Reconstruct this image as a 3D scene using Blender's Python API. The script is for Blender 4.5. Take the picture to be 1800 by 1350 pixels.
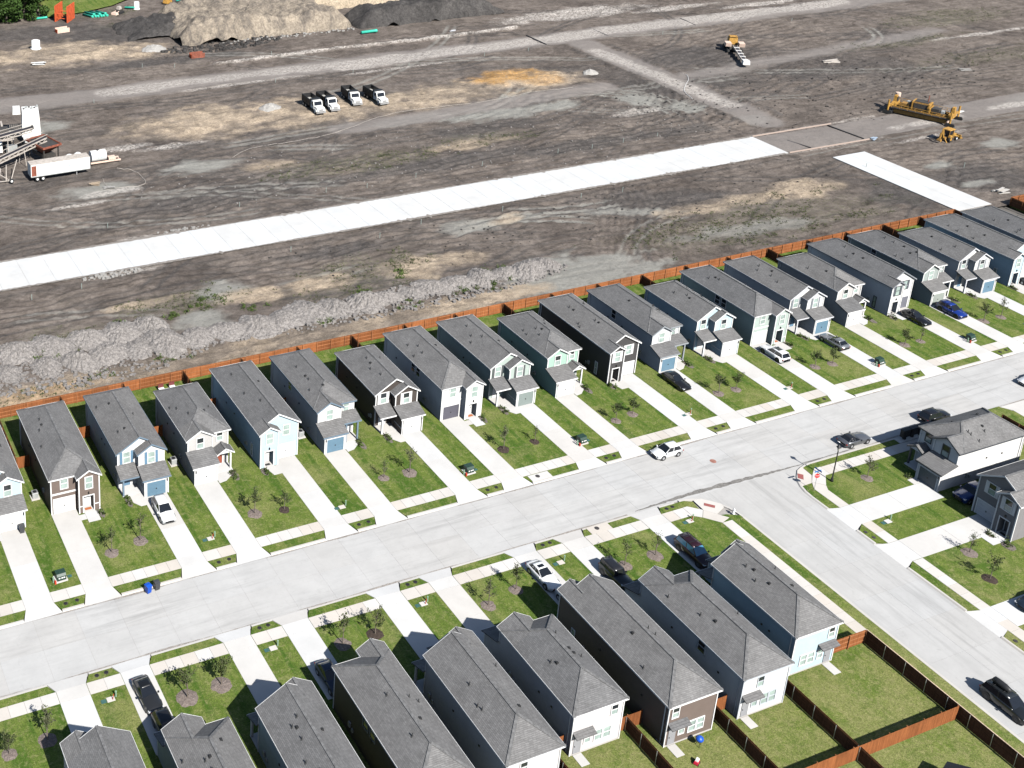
import bpy, math, random
import numpy as np
from mathutils import Matrix, Vector
for o in list(bpy.data.objects): bpy.data.objects.remove(o)
scene = bpy.context.scene
COL = scene.collection
R = math.radians
random.seed(7)

# ---------------------------------------------------------------- camera
cam = bpy.data.cameras.new('camera'); camo = bpy.data.objects.new('camera', cam); COL.objects.link(camo)
yaw, pitch, roll = 0.37614666, 0.34844259, 0.00357445
fw = Vector((math.sin(yaw)*math.cos(pitch), math.cos(yaw)*math.cos(pitch), -math.sin(pitch)))
rt0 = Vector((math.cos(yaw), -math.sin(yaw), 0)); up0 = rt0.cross(fw)
rt = math.cos(roll)*rt0 + math.sin(roll)*up0; up = -math.sin(roll)*rt0 + math.cos(roll)*up0
M = Matrix.Identity(4)
for i in range(3): M[i][0], M[i][1], M[i][2] = rt[i], up[i], -fw[i]
M[2][3] = 100.0
camo.matrix_world = M
cam.sensor_fit = 'HORIZONTAL'; cam.sensor_width = 36.0; cam.lens = 36*2162.08563/1800
cam.shift_x = (900-342.97)/1800; cam.shift_y = -(675-195.68)/1800
cam.clip_start = 1.0; cam.clip_end = 6000
scene.camera = camo
# ---------------------------------------------------------------- sky, sun, exposure
SUN = Vector((0.10, -1.08, 1.0)).normalized()
w = bpy.data.worlds.new('World'); scene.world = w; w.use_nodes = True
nt = w.node_tree; sky = nt.nodes.new('ShaderNodeTexSky'); sky.sky_type = 'NISHITA'; sky.sun_disc = False
sky.sun_elevation = math.asin(SUN.z); sky.sun_rotation = math.atan2(SUN.x, SUN.y)
sky.air_density = 1.0; sky.dust_density = 0.6; sky.ozone_density = 1.0
bg = nt.nodes['Background']; bg.inputs[1].default_value = 0.065
nt.links.new(sky.outputs[0], bg.inputs[0])
sl = bpy.data.lights.new('sun', 'SUN'); sl.energy = 5.0; sl.angle = R(0.55); sl.color = (1.0, 0.975, 0.93)
so = bpy.data.objects.new('sun', sl); COL.objects.link(so); so.location = (0, 0, 200)
so.rotation_euler = (-SUN).to_track_quat('-Z', 'Y').to_euler()
scene.view_settings.view_transform = 'Standard'; scene.view_settings.look = 'None'
scene.view_settings.gamma = 1.0; scene.view_settings.use_curve_mapping = False
scene.view_settings.exposure = 0.62
scene.cycles.max_bounces = 5; scene.cycles.diffuse_bounces = 0; scene.cycles.glossy_bounces = 3
scene.cycles.transparent_max_bounces = 6; scene.cycles.use_denoising = True

# ---------------------------------------------------------------- materials
class NT:
    def __init__(s, name):
        s.m = bpy.data.materials.new(name); s.m.use_nodes = True; s.t = s.m.node_tree
        s.b = s.t.nodes['Principled BSDF']; s.l = s.t.links.new
    def n(s, typ, **kw):
        x = s.t.nodes.new('ShaderNode'+typ)
        for k, v in kw.items(): setattr(x, k, v)
        return x
    def pos(s, scale=(1,1,1), obj=False, rot=0):
        if obj: o = s.n('TexCoord').outputs['Object']
        else: o = s.n('NewGeometry').outputs['Position']
        mp = s.n('Mapping'); mp.inputs['Scale'].default_value = scale; mp.inputs['Rotation'].default_value = (0, 0, rot)
        s.l(o, mp.inputs[0]); return mp.outputs[0]
    def noise(s, vec, scale, detail=3, rough=.55, dist=0):
        x = s.n('TexNoise'); x.inputs['Scale'].default_value = scale; x.inputs['Detail'].default_value = detail
        x.inputs['Roughness'].default_value = rough; x.inputs['Distortion'].default_value = dist
        s.l(vec, x.inputs['Vector']); return x.outputs['Fac']
    def ramp(s, fac, a, b, lo=0.0, hi=1.0):
        x = s.n('MapRange'); x.inputs[1].default_value = a; x.inputs[2].default_value = b
        x.inputs[3].default_value = lo; x.inputs[4].default_value = hi; s.l(fac, x.inputs[0]); return x.outputs[0]
    def math(s, op, a, b=None):
        x = s.n('Math', operation=op)
        for i, v in enumerate((a, b)):
            if v is None: continue
            if isinstance(v, (int, float)): x.inputs[i].default_value = v
            else: s.l(v, x.inputs[i])
        return x.outputs[0]
    def mix(s, fac, a, b, typ='MIX'):
        x = s.n('Mix', data_type='RGBA', blend_type=typ)
        for i, v in ((0, fac), (6, a), (7, b)):
            if isinstance(v, (int, float)): x.inputs[i].default_value = v
            elif isinstance(v, tuple): x.inputs[i].default_value = (*v, 1)
            else: s.l(v, x.inputs[i])
        return x.outputs[2]
    def attr(s, name):
        x = s.n('Attribute'); x.attribute_name = name; return x.outputs['Fac']
    def bump(s, h, strength=.3, dist=.05):
        x = s.n('Bump'); x.inputs['Strength'].default_value = strength; x.inputs['Distance'].default_value = dist
        s.l(h, x.inputs['Height']); s.l(x.outputs[0], s.b.inputs['Normal'])
    def col(s, c): s.l(c, s.b.inputs['Base Color'])
    def rnd(s): return s.n('ObjectInfo').outputs['Random']
    def set(s, **kw):
        for k, v in kw.items(): s.b.inputs[k].default_value = v
        return s.m

def paint(name, c, rough=.6, vary=.12, scale=3.0, metal=0.0, spec=.5, rand=0.0, bump=0.0, obj=False, coat=0.0):
    k = NT(name); p = k.pos(obj=obj); f = k.noise(p, scale, 4, .6)
    lo = tuple(max(0, x*(1-vary)) for x in c); hi = tuple(min(1, x*(1+vary)) for x in c)
    cc = k.mix(k.ramp(f, .3, .7), lo, hi)
    if rand: cc = k.mix(1.0, cc, k.mix(k.rnd(), (1-rand,)*3, (1+rand,)*3), 'MULTIPLY')
    k.col(cc)
    if bump: k.bump(f, bump, .03)
    k.set(**{'Roughness': rough, 'Metallic': metal, 'Specular IOR Level': spec, 'Coat Weight': coat})
    return k.m

def siding(name, c):
    k = NT(name); p = k.pos(); f = k.noise(p, .8, 4, .6)
    sep = k.n('SeparateXYZ'); k.l(k.n('NewGeometry').outputs['Position'], sep.inputs[0])
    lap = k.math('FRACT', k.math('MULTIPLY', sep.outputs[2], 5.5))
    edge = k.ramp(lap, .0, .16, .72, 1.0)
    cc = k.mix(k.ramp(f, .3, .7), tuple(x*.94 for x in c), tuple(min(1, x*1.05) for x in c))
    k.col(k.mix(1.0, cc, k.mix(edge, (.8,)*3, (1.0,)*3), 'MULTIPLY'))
    k.bump(lap, .5, .02); k.set(Roughness=.65, **{'Specular IOR Level': .3}); return k.m

def shingle(name, c):
    k = NT(name); g = k.n('NewGeometry'); sep = k.n('SeparateXYZ'); k.l(g.outputs['Position'], sep.inputs[0])
    u = k.math('ADD', sep.outputs[0], sep.outputs[1]); v = k.math('MULTIPLY', sep.outputs[2], 1.94)
    cb = k.n('CombineXYZ'); k.l(u, cb.inputs[0]); k.l(v, cb.inputs[1])
    br = k.n('TexBrick'); br.inputs['Scale'].default_value = 1.0; br.inputs['Brick Width'].default_value = .42
    br.inputs['Row Height'].default_value = .17; br.inputs['Mortar Size'].default_value = .014; br.inputs['Bias'].default_value = .1
    br.inputs['Color1'].default_value = tuple(x*.86 for x in c)+(1,); br.inputs['Color2'].default_value = tuple(x*1.13 for x in c)+(1,)
    br.inputs['Mortar'].default_value = tuple(x*.66 for x in c)+(1,); k.l(cb.outputs[0], br.inputs['Vector'])
    p = k.pos((1, 1, 1)); f1 = k.noise(p, .45, 4, .65); f2 = k.noise(p, 6, 4, .7)
    cc = k.mix(1.0, br.outputs[0], k.mix(k.ramp(f1, .25, .75), (.82,)*3, (1.16,)*3), 'MULTIPLY')
    cc = k.mix(1.0, cc, k.mix(k.ramp(f2, .3, .7), (.86,)*3, (1.13,)*3), 'MULTIPLY')
    cc = k.mix(1.0, cc, k.mix(k.rnd(), (.90, .90, .91), (1.08, 1.06, 1.04)), 'MULTIPLY')
    k.col(cc); k.bump(k.math('ADD', br.outputs['Fac'], f2), .5, .02); k.set(Roughness=.92, **{'Specular IOR Level': .2}); return k.m

def concrete(name, c, dirt, streak=None, rand=.06, dark=.18):
    k = NT(name); p = k.pos(); f = k.noise(p, .25, 5, .65); f2 = k.noise(p, 3.2, 5, .7); f3 = k.noise(p, 24, 3, .6)
    cc = k.mix(k.ramp(f, .28, .72), tuple(x*.90 for x in c), tuple(min(.95, x*1.06) for x in c))
    cc = k.mix(k.ramp(f2, .56, .80, 0, dark*1.6), cc, dirt)
    cc = k.mix(k.ramp(f3, .3, .7, .0, .10), cc, tuple(x*.7 for x in c))
    if streak:
        ps = k.pos(streak); g1 = k.noise(ps, 1.0, 6, .7, .4); g2 = k.noise(ps, .23, 4, .6)
        cc = k.mix(k.math('MULTIPLY', k.ramp(g1, .46, .74, 0, .85), k.ramp(g2, .40, .60, .10, 1)), cc, tuple(x*.60 for x in c))
        st_ = k.noise(p, .9, 6, .8, .6); cc = k.mix(k.ramp(st_, .58, .74, 0, .38), cc, tuple(x*.55 for x in c))
    cc = k.mix(1.0, cc, k.mix(k.rnd(), (1-rand*.6, 1-rand*1.1, 1-rand*1.6), (1+rand*.3, 1+rand*.5, 1+rand*.8)), 'MULTIPLY')
    k.col(cc); k.bump(f3, .15, .01); k.set(Roughness=.85, **{'Specular IOR Level': .25}); return k.m

def lawn_mat():
    k = NT('lawn'); p = k.pos(); big = k.noise(p, .16, 5, .65, .6); mid = k.noise(p, .6, 5, .65, .3); fine = k.noise(p, 9, 5, .75); 
    st = k.noise(k.pos((1.1, .12, 1)), .7, 3, .6, .2)
    sep = k.n('SeparateXYZ'); k.l(k.n('NewGeometry').outputs['Position'], sep.inputs[0])
    yard = k.ramp(sep.outputs[1], 78, 68)                 # the back yards below are drier turf
    cc = k.mix(k.ramp(mid, .32, .68), (.074, .120, .018), (.140, .180, .038))
    cc = k.mix(k.math('MULTIPLY', k.ramp(st, .49, .60, 0, .9), k.ramp(yard, 0, 1, 1, .25)), cc, (.050, .104, .012))
    cc = k.mix(k.ramp(k.math('ADD', big, k.math('MULTIPLY', yard, .12)), .50, .66, 0, .55), cc, (.225, .220, .085))
    dry = k.noise(p, 1.5, 8, .82, .8)
    cc = k.mix(k.ramp(k.math('ADD', dry, k.math('MULTIPLY', yard, .035)), .50, .62, 0, .5), cc, (.29, .265, .125))
    dk = k.noise(p, 2.1, 7, .82, .5)
    cc = k.mix(k.ramp(dk, .53, .66, 0, .65), cc, (.056, .088, .014))
    m2 = k.noise(p, 4.5, 6, .8)
    cc = k.mix(1.0, cc, k.mix(k.ramp(m2, .34, .66), (.66,)*3, (1.34,)*3), 'MULTIPLY')
    cc = k.mix(1.0, cc, k.mix(k.ramp(fine, .25, .75), (.62,)*3, (1.38,)*3), 'MULTIPLY')
    k.col(cc); k.bump(fine, .8, .08); k.set(Roughness=.9, **{'Specular IOR Level': .15}); return k.m

def wood(name, c, rand=.16):
    k = NT(name); f = k.noise(k.pos((7, 7, .5)), 1.0, 4, .6); f2 = k.noise(k.pos(), .35, 3, .6)
    cc = k.mix(k.ramp(f, .25, .75), tuple(x*.66 for x in c), tuple(x*1.3 for x in c))
    cc = k.mix(1.0, cc, k.mix(k.ramp(f2, .3, .7), (.82,)*3, (1.15,)*3), 'MULTIPLY')
    cc = k.mix(1.0, cc, k.mix(k.rnd(), (1-rand,)*3, (1+rand,)*3), 'MULTIPLY')
    k.col(cc); k.set(Roughness=.8, **{'Specular IOR Level': .2}); return k.m

def leafmat(name, c, rand=.2):
    k = NT(name); f = k.noise(k.pos(), 1.3, 3, .6); f2 = k.noise(k.pos(), 11, 2, .6)
    cc = k.mix(k.ramp(f, .3, .7), tuple(x*.7 for x in c), tuple(x*1.35 for x in c))
    cc = k.mix(1.0, cc, k.mix(k.ramp(f2, .3, .7), (.65,)*3, (1.35,)*3), 'MULTIPLY')
    cc = k.mix(1.0, cc, k.mix(k.rnd(), (1-rand,)*3, (1+rand,)*3), 'MULTIPLY')
    k.col(cc); k.set(Roughness=.7, **{'Specular IOR Level': .25}); return k.m

def dirt_mat():
    k = NT('bare_dirt'); p = k.pos()
    wv = k.n('CombineXYZ'); k.l(k.ramp(k.noise(p, .022, 4, .6), .3, .7, -7, 7), wv.inputs[1]); wp = k.n('VectorMath', operation='ADD'); k.l(k.n('NewGeometry').outputs['Position'], wp.inputs[0]); k.l(wv.outputs[0], wp.inputs[1])
    def warp(sc):
        mp = k.n('Mapping'); mp.inputs['Scale'].default_value = sc; k.l(wp.outputs[0], mp.inputs[0]); return mp.outputs[0]
    a = k.noise(warp((.07, 1.0, 1)), .6, 7, .72, .2); b = k.noise(p, .075, 5, .6); b2 = k.noise(p, .33, 6, .7, .5); c = k.noise(p, 1.6, 6, .75, .4)
    d = k.noise(k.pos((.75, 1.0, 1)), 1.9, 7, .78, .35); e = k.noise(p, 7, 4, .75)
    a2 = k.noise(k.pos((.35, 1.0, 1), rot=.35), 1.1, 6, .75, .6); h = k.noise(warp((.05, 1.0, 1)), 2.2, 6, .75, .1)
    cc = k.mix(k.ramp(a, .38, .62), (.100, .081, .069), (.226, .190, .163))
    cc = k.mix(k.ramp(b2, .40, .62, 0, .65), cc, (.150, .126, .110))
    cc = k.mix(k.ramp(b, .42, .60, 0, .7), cc, (.212, .179, .154))
    b3 = k.noise(p, .045, 4, .6, .5); cc = k.mix(k.ramp(b3, .50, .66, 0, .6), cc, (.092, .077, .068))
    cc = k.mix(k.math('MULTIPLY', k.attr('dark'), k.ramp(c, .25, .60, .3, .95)), cc, (.092, .084, .080))
    cc = k.mix(k.math('MULTIPLY', k.attr('green'), k.ramp(c, .46, .66, 0, .8)), cc, (.135, .142, .072))
    cc = k.mix(k.math('MULTIPLY', k.attr('grey'), k.ramp(d, .26, .46, .35, .98)), cc, (.292, .282, .254))
    cc = k.mix(k.math('MULTIPLY', k.attr('tan'), k.ramp(k.math('ADD', k.math('MULTIPLY', c, .6), k.math('MULTIPLY', a2, .4)), .30, .50)), cc, k.mix(k.ramp(e, .3, .7), (.35, .275, .198), (.52, .420, .315)))
    cc = k.mix(k.math('MULTIPLY', k.attr('orange'), k.ramp(c, .28, .52)), cc, (.47, .275, .110))
    cc = k.mix(k.math('MULTIPLY', k.attr('road'), .8), cc, (.262, .235, .216))
    cc = k.mix(k.math('MULTIPLY', k.attr('pale'), k.ramp(d, .40, .56)), cc, (.52, .475, .43))
    sm = k.math('SUBTRACT', 1.0, k.math('MULTIPLY', k.math('MAXIMUM', k.attr('road'), k.math('MULTIPLY', k.attr('grey'), .8)), .72))
    cc = k.mix(sm, cc, k.mix(1.0, cc, k.mix(k.ramp(h, .38, .64), (.85,)*3, (1.13,)*3), 'MULTIPLY'))
    cc = k.mix(sm, cc, k.mix(1.0, cc, k.mix(k.ramp(b2, .38, .62), (.74,)*3, (1.2,)*3), 'MULTIPLY'))
    cc = k.mix(sm, cc, k.mix(1.0, cc, k.mix(k.ramp(d, .34, .68), (.72,)*3, (1.26,)*3), 'MULTIPLY'))
    cc = k.mix(sm, cc, k.mix(1.0, cc, k.mix(k.ramp(e, .32, .68), (.78,)*3, (1.22,)*3), 'MULTIPLY'))
    sp = k.ramp(k.noise(p, 4.4, 5, .85), .64, .71, 0, .4)
    cc = k.mix(k.math('MULTIPLY', sp, sm), cc, (.44, .395, .355))
    sd_ = k.ramp(k.noise(k.pos((.8, 1.2, 1)), 2.7, 6, .85), .61, .71, 0, .5)
    cc = k.mix(k.math('MULTIPLY', sd_, sm), cc, (.065, .058, .054))
    k.col(cc); k.bump(k.math('ADD', d, k.math('MULTIPLY', e, .8)), 1.0, .22); k.set(Roughness=.95, **{'Specular IOR Level': .12}); return k.m

def soil(name, c1, c2, scale=1.0, stretch=(1, 1, 1)):
    k = NT(name); p = k.pos(stretch); f = k.noise(p, scale, 6, .72, .5); e = k.noise(k.pos(), 5, 5, .8)
    cc = k.mix(k.ramp(f, .3, .7), c1, c2)
    cc = k.mix(1.0, cc, k.mix(k.ramp(e, .25, .75), (.6,)*3, (1.4,)*3), 'MULTIPLY')
    k.col(cc); k.bump(e, .9, .2); k.set(Roughness=.95, **{'Specular IOR Level': .1}); return k.m

def glassy(name, c, rough=.08, spec=.6, vary=.25):
    return paint(name, c, rough, vary, 1.2, 0, spec)

MT = {}
MT['lawn'] = lawn_mat()
MT['dirt'] = dirt_mat()
MT['street'] = concrete('street_concrete', (.466, .458, .444), (.30, .29, .275), (.10, 1.3, 1), .022)
MT['street_y'] = concrete('side_street_concrete', (.452, .446, .434), (.28, .275, .265), (1.3, .10, 1), .022)
MT['walk'] = concrete('sidewalk_concrete', (.575, .548, .510), (.42, .36, .30), None, .08)
MT['drive'] = concrete('driveway_concrete', (.580, .572, .555), (.45, .42, .385), None, .055)
MT['newroad'] = concrete('new_road_concrete', (.575, .58, .575), (.47, .46, .44), None, .035, .16)
MT['kerb'] = concrete('kerb_concrete', (.52, .495, .46), (.36, .31, .27), None, .04)
MT['bed'] = paint('joint_bed', (.34, .32, .30), .9)
MT['roof'] = shingle('roof_shingle', (.168, .166, .165))
MT['cap'] = paint('ridge_shingle', (.140, .138, .137), .92, .4, 3)
MT['white'] = paint('white_trim', (.78, .77, .75), .55, .04)
MT['fence'] = wood('fence_cedar', (.275, .097, .034), .24)
MT['rail'] = wood('fence_rail_cedar', (.34, .140, .060))
MT['fence_shaded'] = wood('fence_cedar_shaded', (.175, .076, .036), .22)  # same cedar with the shade put into its darker colour
MT['galv'] = paint('galvanised_steel', (.52, .52, .52), .45, .1, 6, .6)
MT['pane_light'] = glassy('pane_with_blind', (.34, .42, .385), .12)
MT['pane_dark'] = glassy('dark_pane', (.028, .034, .038), .06)
MT['vent'] = paint('black_vent', (.025, .025, .025), .6)
MT['pipevent'] = paint('lead_pipe_vent', (.05, .05, .05), .5)
MT['black'] = paint('black_plastic', (.02, .02, .021), .5)
MT['tyre'] = paint('tyre_rubber', (.022, .022, .022), .85)
MT['rim'] = paint('alloy_rim', (.50, .50, .51), .35, .1, 5, .5)
MT['darkrim'] = paint('dark_rim', (.06, .06, .065), .4)
MT['bark'] = paint('bark', (.16, .13, .105), .9, .3, 8)
MT['leaf'] = leafmat('sapling_leaf', (.058, .076, .024))
MT['leaf2'] = leafmat('grey_sapling_leaf', (.082, .090, .046))
MT['leafd'] = leafmat('woodland_leaf', (.038, .075, .014))
MT['weed'] = leafmat('weed_leaf', (.070, .082, .032))
MT['mulch'] = soil('mulch', (.16, .125, .105), (.30, .25, .225), 6)
MT['mulchd'] = soil('dark_mulch', (.045, .035, .03), (.10, .075, .06), 6)
MT['flowerbed'] = soil('bed_soil', (.13, .11, .09), (.26, .23, .20), 4)
MT['shrub'] = leafmat('shrub_leaf', (.058, .086, .020))
MT['pile'] = soil('heap_soil', (.125, .115, .108), (.41, .378, .355), 3.2, (1, 1, .35))
def spoil(name, c1, c2, c3):
    k = NT(name); p = k.pos(); f = k.noise(p, .12, 6, .7, 1.0); g1 = k.noise(k.pos((.8, .5, .5)), .35, 7, .75, 1.2); e = k.noise(p, 1.6, 7, .8); s_ = k.noise(p, 3.5, 5, .85)
    cc = k.mix(k.ramp(f, .38, .62), c1, c2); cc = k.mix(k.ramp(g1, .44, .62, 0, .85), cc, c3)
    cc = k.mix(1.0, cc, k.mix(k.ramp(e, .32, .68), (.55,)*3, (1.45,)*3), 'MULTIPLY'); cc = k.mix(k.ramp(s_, .62, .70, 0, .6), cc, tuple(x*.35 for x in c1))
    k.col(cc); k.bump(k.math('ADD', e, s_), 1.0, .5); k.set(Roughness=.95, **{'Specular IOR Level': .1}); return k.m
MT['moundt'] = spoil('tan_spoil', (.33, .278, .222), (.50, .418, .325), (.165, .145, .127))
MT['mounds'] = spoil('sandy_spoil', (.56, .455, .33), (.64, .53, .39), (.46, .37, .27))
MT['moundd'] = spoil('dark_spoil', (.085, .079, .076), (.135, .125, .118), (.062, .058, .056))
MT['gravel'] = soil('pale_gravel', (.30, .285, .265), (.44, .42, .395), 1.5)
MT['yellow'] = paint('plant_yellow', (.44, .24, .055), .5, .4, 2, 0, .4, obj=True)
MT['yellowd'] = paint('worn_yellow', (.34, .185, .05), .6, .4, 2.5, obj=True)
MT['machine'] = paint('dark_machine', (.055, .05, .045), .6, .4, 3)
MT['pinkw'] = paint('faded_pinkish_steel', (.70, .52, .42), .6, .2)
MT['tarp'] = paint('white_painted_steel', (.78, .77, .74), .5, .06, 1)
MT['rust'] = paint('rusty_red_steel', (.24, .075, .045), .7, .4, 2)
MT['orange'] = paint('orange_painted_steel', (.62, .105, .035), .6, .25, 1)
MT['teal'] = paint('teal_plastic_pipe', (.05, .50, .36), .45, .12, 2)
MT['lattice'] = paint('grey_beige_steel', (.46, .41, .36), .6, .25, 2)
MT['belt'] = paint('conveyor_belt', (.045, .042, .05), .8, .3)
MT['sand'] = soil('load_sand', (.38, .37, .34), (.55, .53, .50), 3)
MT['trgreen'] = paint('transformer_green', (.022, .050, .036), .45, .15)
MT['pgreen'] = paint('pale_green_pedestal', (.24, .36, .25), .5, .1)
MT['redmark'] = paint('red_marker', (.50, .06, .03), .5)
MT['acgrey'] = paint('ac_metal', (.36, .37, .36), .5, .15, 4)
MT['iron'] = paint('cast_iron', (.05, .045, .045), .7, .3)
MT['rustlid'] = paint('rusty_lid', (.30, .14, .105), .8, .3)
MT['tactile'] = paint('red_tactile_paving', (.28, .085, .075), .8, .15, 8)
MT['binblue'] = paint('blue_bin', (.010, .085, .48), .4, .1)
MT['bingrey'] = paint('grey_bin', (.055, .058, .063), .45, .1)
MT['lid'] = paint('meter_lid_black', (.018, .017, .017), .6)
MT['tealid'] = paint('teal_lid', (.05, .12, .11), .5)
MT['signred'] = paint('stop_red', (.55, .02, .02), .5, .03)
MT['signblue'] = paint('street_sign_blue', (.03, .16, .45), .5, .03)
MT['hydrant'] = paint('silver_hydrant', (.72, .72, .72), .4, .05)
MT['lens'] = paint('headlight_lens', (.62, .64, .66), .15, .05)
MT['tail'] = paint('tail_lamp', (.30, .012, .01), .2, .05)
MT['mat_orange'] = paint('door_mat_coir', (.42, .13, .045), .9, .2, 8)
MT['lampglass'] = paint('lamp_glass', (.62, .58, .5), .2, .05)
# ---------------------------------------------------------------- geometry helpers
class B:
    def __init__(s, mx=None): s.v = []; s.f = []; s.mx = mx
    def add(s, V, F):
        n = len(s.v); s.v += [tuple(p) for p in V]; s.f += [tuple(i+n for i in f) for f in F]; return s
    def box(s, x0, x1, y0, y1, z0, z1, tz=0.0):
        # tz: taper inset of the top
        V = [(x0,y0,z0),(x1,y0,z0),(x1,y1,z0),(x0,y1,z0),(x0+tz,y0+tz,z1),(x1-tz,y0+tz,z1),(x1-tz,y1-tz,z1),(x0+tz,y1-tz,z1)]
        return s.add(V, [(3,2,1,0),(4,5,6,7),(0,1,5,4),(1,2,6,5),(2,3,7,6),(3,0,4,7)])
    def hexa(s, V): return s.add(V, [(3,2,1,0),(4,5,6,7),(0,1,5,4),(1,2,6,5),(2,3,7,6),(3,0,4,7)])
    def prism_y(s, poly, y0, y1):          # poly in (x,z), counter-clockwise seen from -y
        n = len(poly); V = [(x, y0, z) for x, z in poly]+[(x, y1, z) for x, z in poly]
        return s.add(V, [tuple(range(n)), tuple(range(2*n-1, n-1, -1))]+[(i, i+n, (i+1)%n+n, (i+1)%n) for i in range(n)])
    def prism_x(s, poly, x0, x1):          # poly in (y,z)
        n = len(poly); V = [(x0, y, z) for y, z in poly]+[(x1, y, z) for y, z in poly]
        return s.add(V, [tuple(range(n-1, -1, -1)), tuple(range(n, 2*n))]+[(i, (i+1)%n, (i+1)%n+n, i+n) for i in range(n)])
    def prism_z(s, poly, z0, z1):          # poly ccw from above; z1 may be list
        n = len(poly); zz = z1 if isinstance(z1, (list, tuple)) else [z1]*n
        V = [(x, y, z0) for x, y in poly]+[(p[0], p[1], z) for p, z in zip(poly, zz)]
        return s.add(V, [tuple(range(n-1, -1, -1)), tuple(range(n, 2*n))]+[(i, (i+1)%n, (i+1)%n+n, i+n) for i in range(n)])
    def shell(s, V, F, t):                 # sheet with vertical thickness t
        n = len(V); E = {}
        for f in F:
            for i in range(len(f)): E[(f[i], f[(i+1)%len(f)])] = 1
        W = list(V)+[(x, y, z-t) for x, y, z in V]
        FF = list(F)+[tuple(i+n for i in reversed(f)) for f in F]
        for a, b in E:
            if (b, a) not in E: FF.append((b, a, a+n, b+n))
        return s.add(W, FF)
    def cyl(s, p0, p1, r0, r1=None, n=10, caps=True):
        r1 = r0 if r1 is None else r1; a = Vector(p0); b = Vector(p1); d = (b-a).normalized()
        u = d.orthogonal().normalized(); v = d.cross(u); V = []
        for c, r in ((a, r0), (b, r1)):
            for i in range(n):
                t = 2*math.pi*i/n; V.append(tuple(c+u*(r*math.cos(t))+v*(r*math.sin(t))))
        F = [(i, (i+1)%n, (i+1)%n+n, i+n) for i in range(n)]
        if caps: F += [tuple(range(n-1, -1, -1)), tuple(range(n, 2*n))]
        return s.add(V, F)
    def bar(s, p0, p1, w, h=None):         # square bar between two points
        h = w if h is None else h; a = Vector(p0); b = Vector(p1); d = (b-a).normalized()
        zz = Vector((0, 0, 1)) if abs(d.z) < .95 else Vector((1, 0, 0))
        u = d.cross(zz).normalized()*(w/2); v = u.cross(d).normalized()*(h/2)
        return s.hexa([tuple(q) for q in (a-u-v, a+u-v, b+u-v, b-u-v, a-u+v, a+u+v, b+u+v, b-u+v)])
    def lathe(s, c, prof, n=12, axis='z'):
        V = []; F = []
        for r, h in prof:
            for i in range(n):
                t = 2*math.pi*i/n; p = (r*math.cos(t), r*math.sin(t), h)
                if axis == 'x': p = (h, p[0], p[1])
                if axis == 'y': p = (p[0], h, p[1])
                V.append((c[0]+p[0], c[1]+p[1], c[2]+p[2]))
        for k in range(len(prof)-1):
            for i in range(n): F.append((k*n+i, k*n+(i+1)%n, (k+1)*n+(i+1)%n, (k+1)*n+i))
        F += [tuple(range(n-1, -1, -1)), tuple(range((len(prof)-1)*n, len(prof)*n))]
        return s.add(V, F)
    def mesh(s, name, mat, smooth=False):
        v, f = s.v, s.f
        if s.mx is not None: v = [(s.mx-x, y, z) for x, y, z in v]; f = [tuple(reversed(q)) for q in f]
        me = bpy.data.meshes.new(name); me.from_pydata(v, [], f); me.materials.append(mat)
        if smooth: me.polygons.foreach_set('use_smooth', [True]*len(f))
        me.update(); return me
    def build(s, name, mat, parent=None, smooth=False, loc=None, rot=0):
        return put(name, s.mesh(name, mat, smooth), parent, loc, rot)

def put(name, me, parent=None, loc=None, rot=0):
    o = bpy.data.objects.new(name, me); COL.objects.link(o)
    if parent is not None: o.parent = parent
    if loc is not None: o.location = loc
    if rot: o.rotation_euler = (0, 0, rot)
    return o
def tag(o, label=None, cat=None, group=None, kind=None):
    if label: o['label'] = label
    if cat: o['category'] = cat
    if group: o['group'] = group
    if kind: o['kind'] = kind
    return o
def empty(name, loc, rot=0, label=None, cat=None, group=None, kind=None):
    o = bpy.data.objects.new(name, None); COL.objects.link(o); o.location = loc; o.rotation_euler = (0, 0, rot)
    o.empty_display_size = .2
    return tag(o, label, cat, group, kind)
def copy_tree(o, loc, rot, label, group=None):
    c = o.copy(); COL.objects.link(c); c.location = loc; c.rotation_euler = (0, 0, rot); tag(c, label, None, group)
    for ch in list(o.children):
        d = ch.copy(); COL.objects.link(d); d.parent = c
        for gch in list(ch.children):
            e = gch.copy(); COL.objects.link(e); e.parent = d
    return c
ORD = ['first', 'second', 'third', 'fourth', 'fifth', 'sixth', 'seventh', 'eighth', 'ninth', 'tenth', 'eleventh', 'twelfth', 'thirteenth', 'fourteenth',
       'fifteenth', 'sixteenth', 'seventeenth', 'eighteenth', 'nineteenth', 'twentieth', 'twenty-first', 'twenty-second', 'twenty-third', 'twenty-fourth', 'twenty-fifth', 'twenty-sixth', 'twenty-seventh', 'twenty-eighth', 'twenty-ninth', 'thirtieth']
def nth(i): return ORD[i]+' from left'
rng = np.random.default_rng(11)
_T = {}
def vnoise(x, y, seed):
    if seed not in _T: _T[seed] = np.random.default_rng(seed).random((256, 256)).astype(np.float32)
    T = _T[seed]
    xi = np.floor(x).astype(int); yi = np.floor(y).astype(int); fx = x-xi; fy = y-yi
    fx = fx*fx*(3-2*fx); fy = fy*fy*(3-2*fy); a = T[xi & 255, yi & 255]; b = T[(xi+1) & 255, yi & 255]; c = T[xi & 255, (yi+1) & 255]; d = T[(xi+1) & 255, (yi+1) & 255]
    return (a*(1-fx)+b*fx)*(1-fy)+(c*(1-fx)+d*fx)*fy
def fbm(x, y, seed, o=4, g=.5):
    t = 0; a = 1; n = 0
    for i in range(o): t = t+a*vnoise(x*2**i+i*17.3, y*2**i+i*9.1, seed+i); n += a; a *= g
    return t/n
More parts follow.
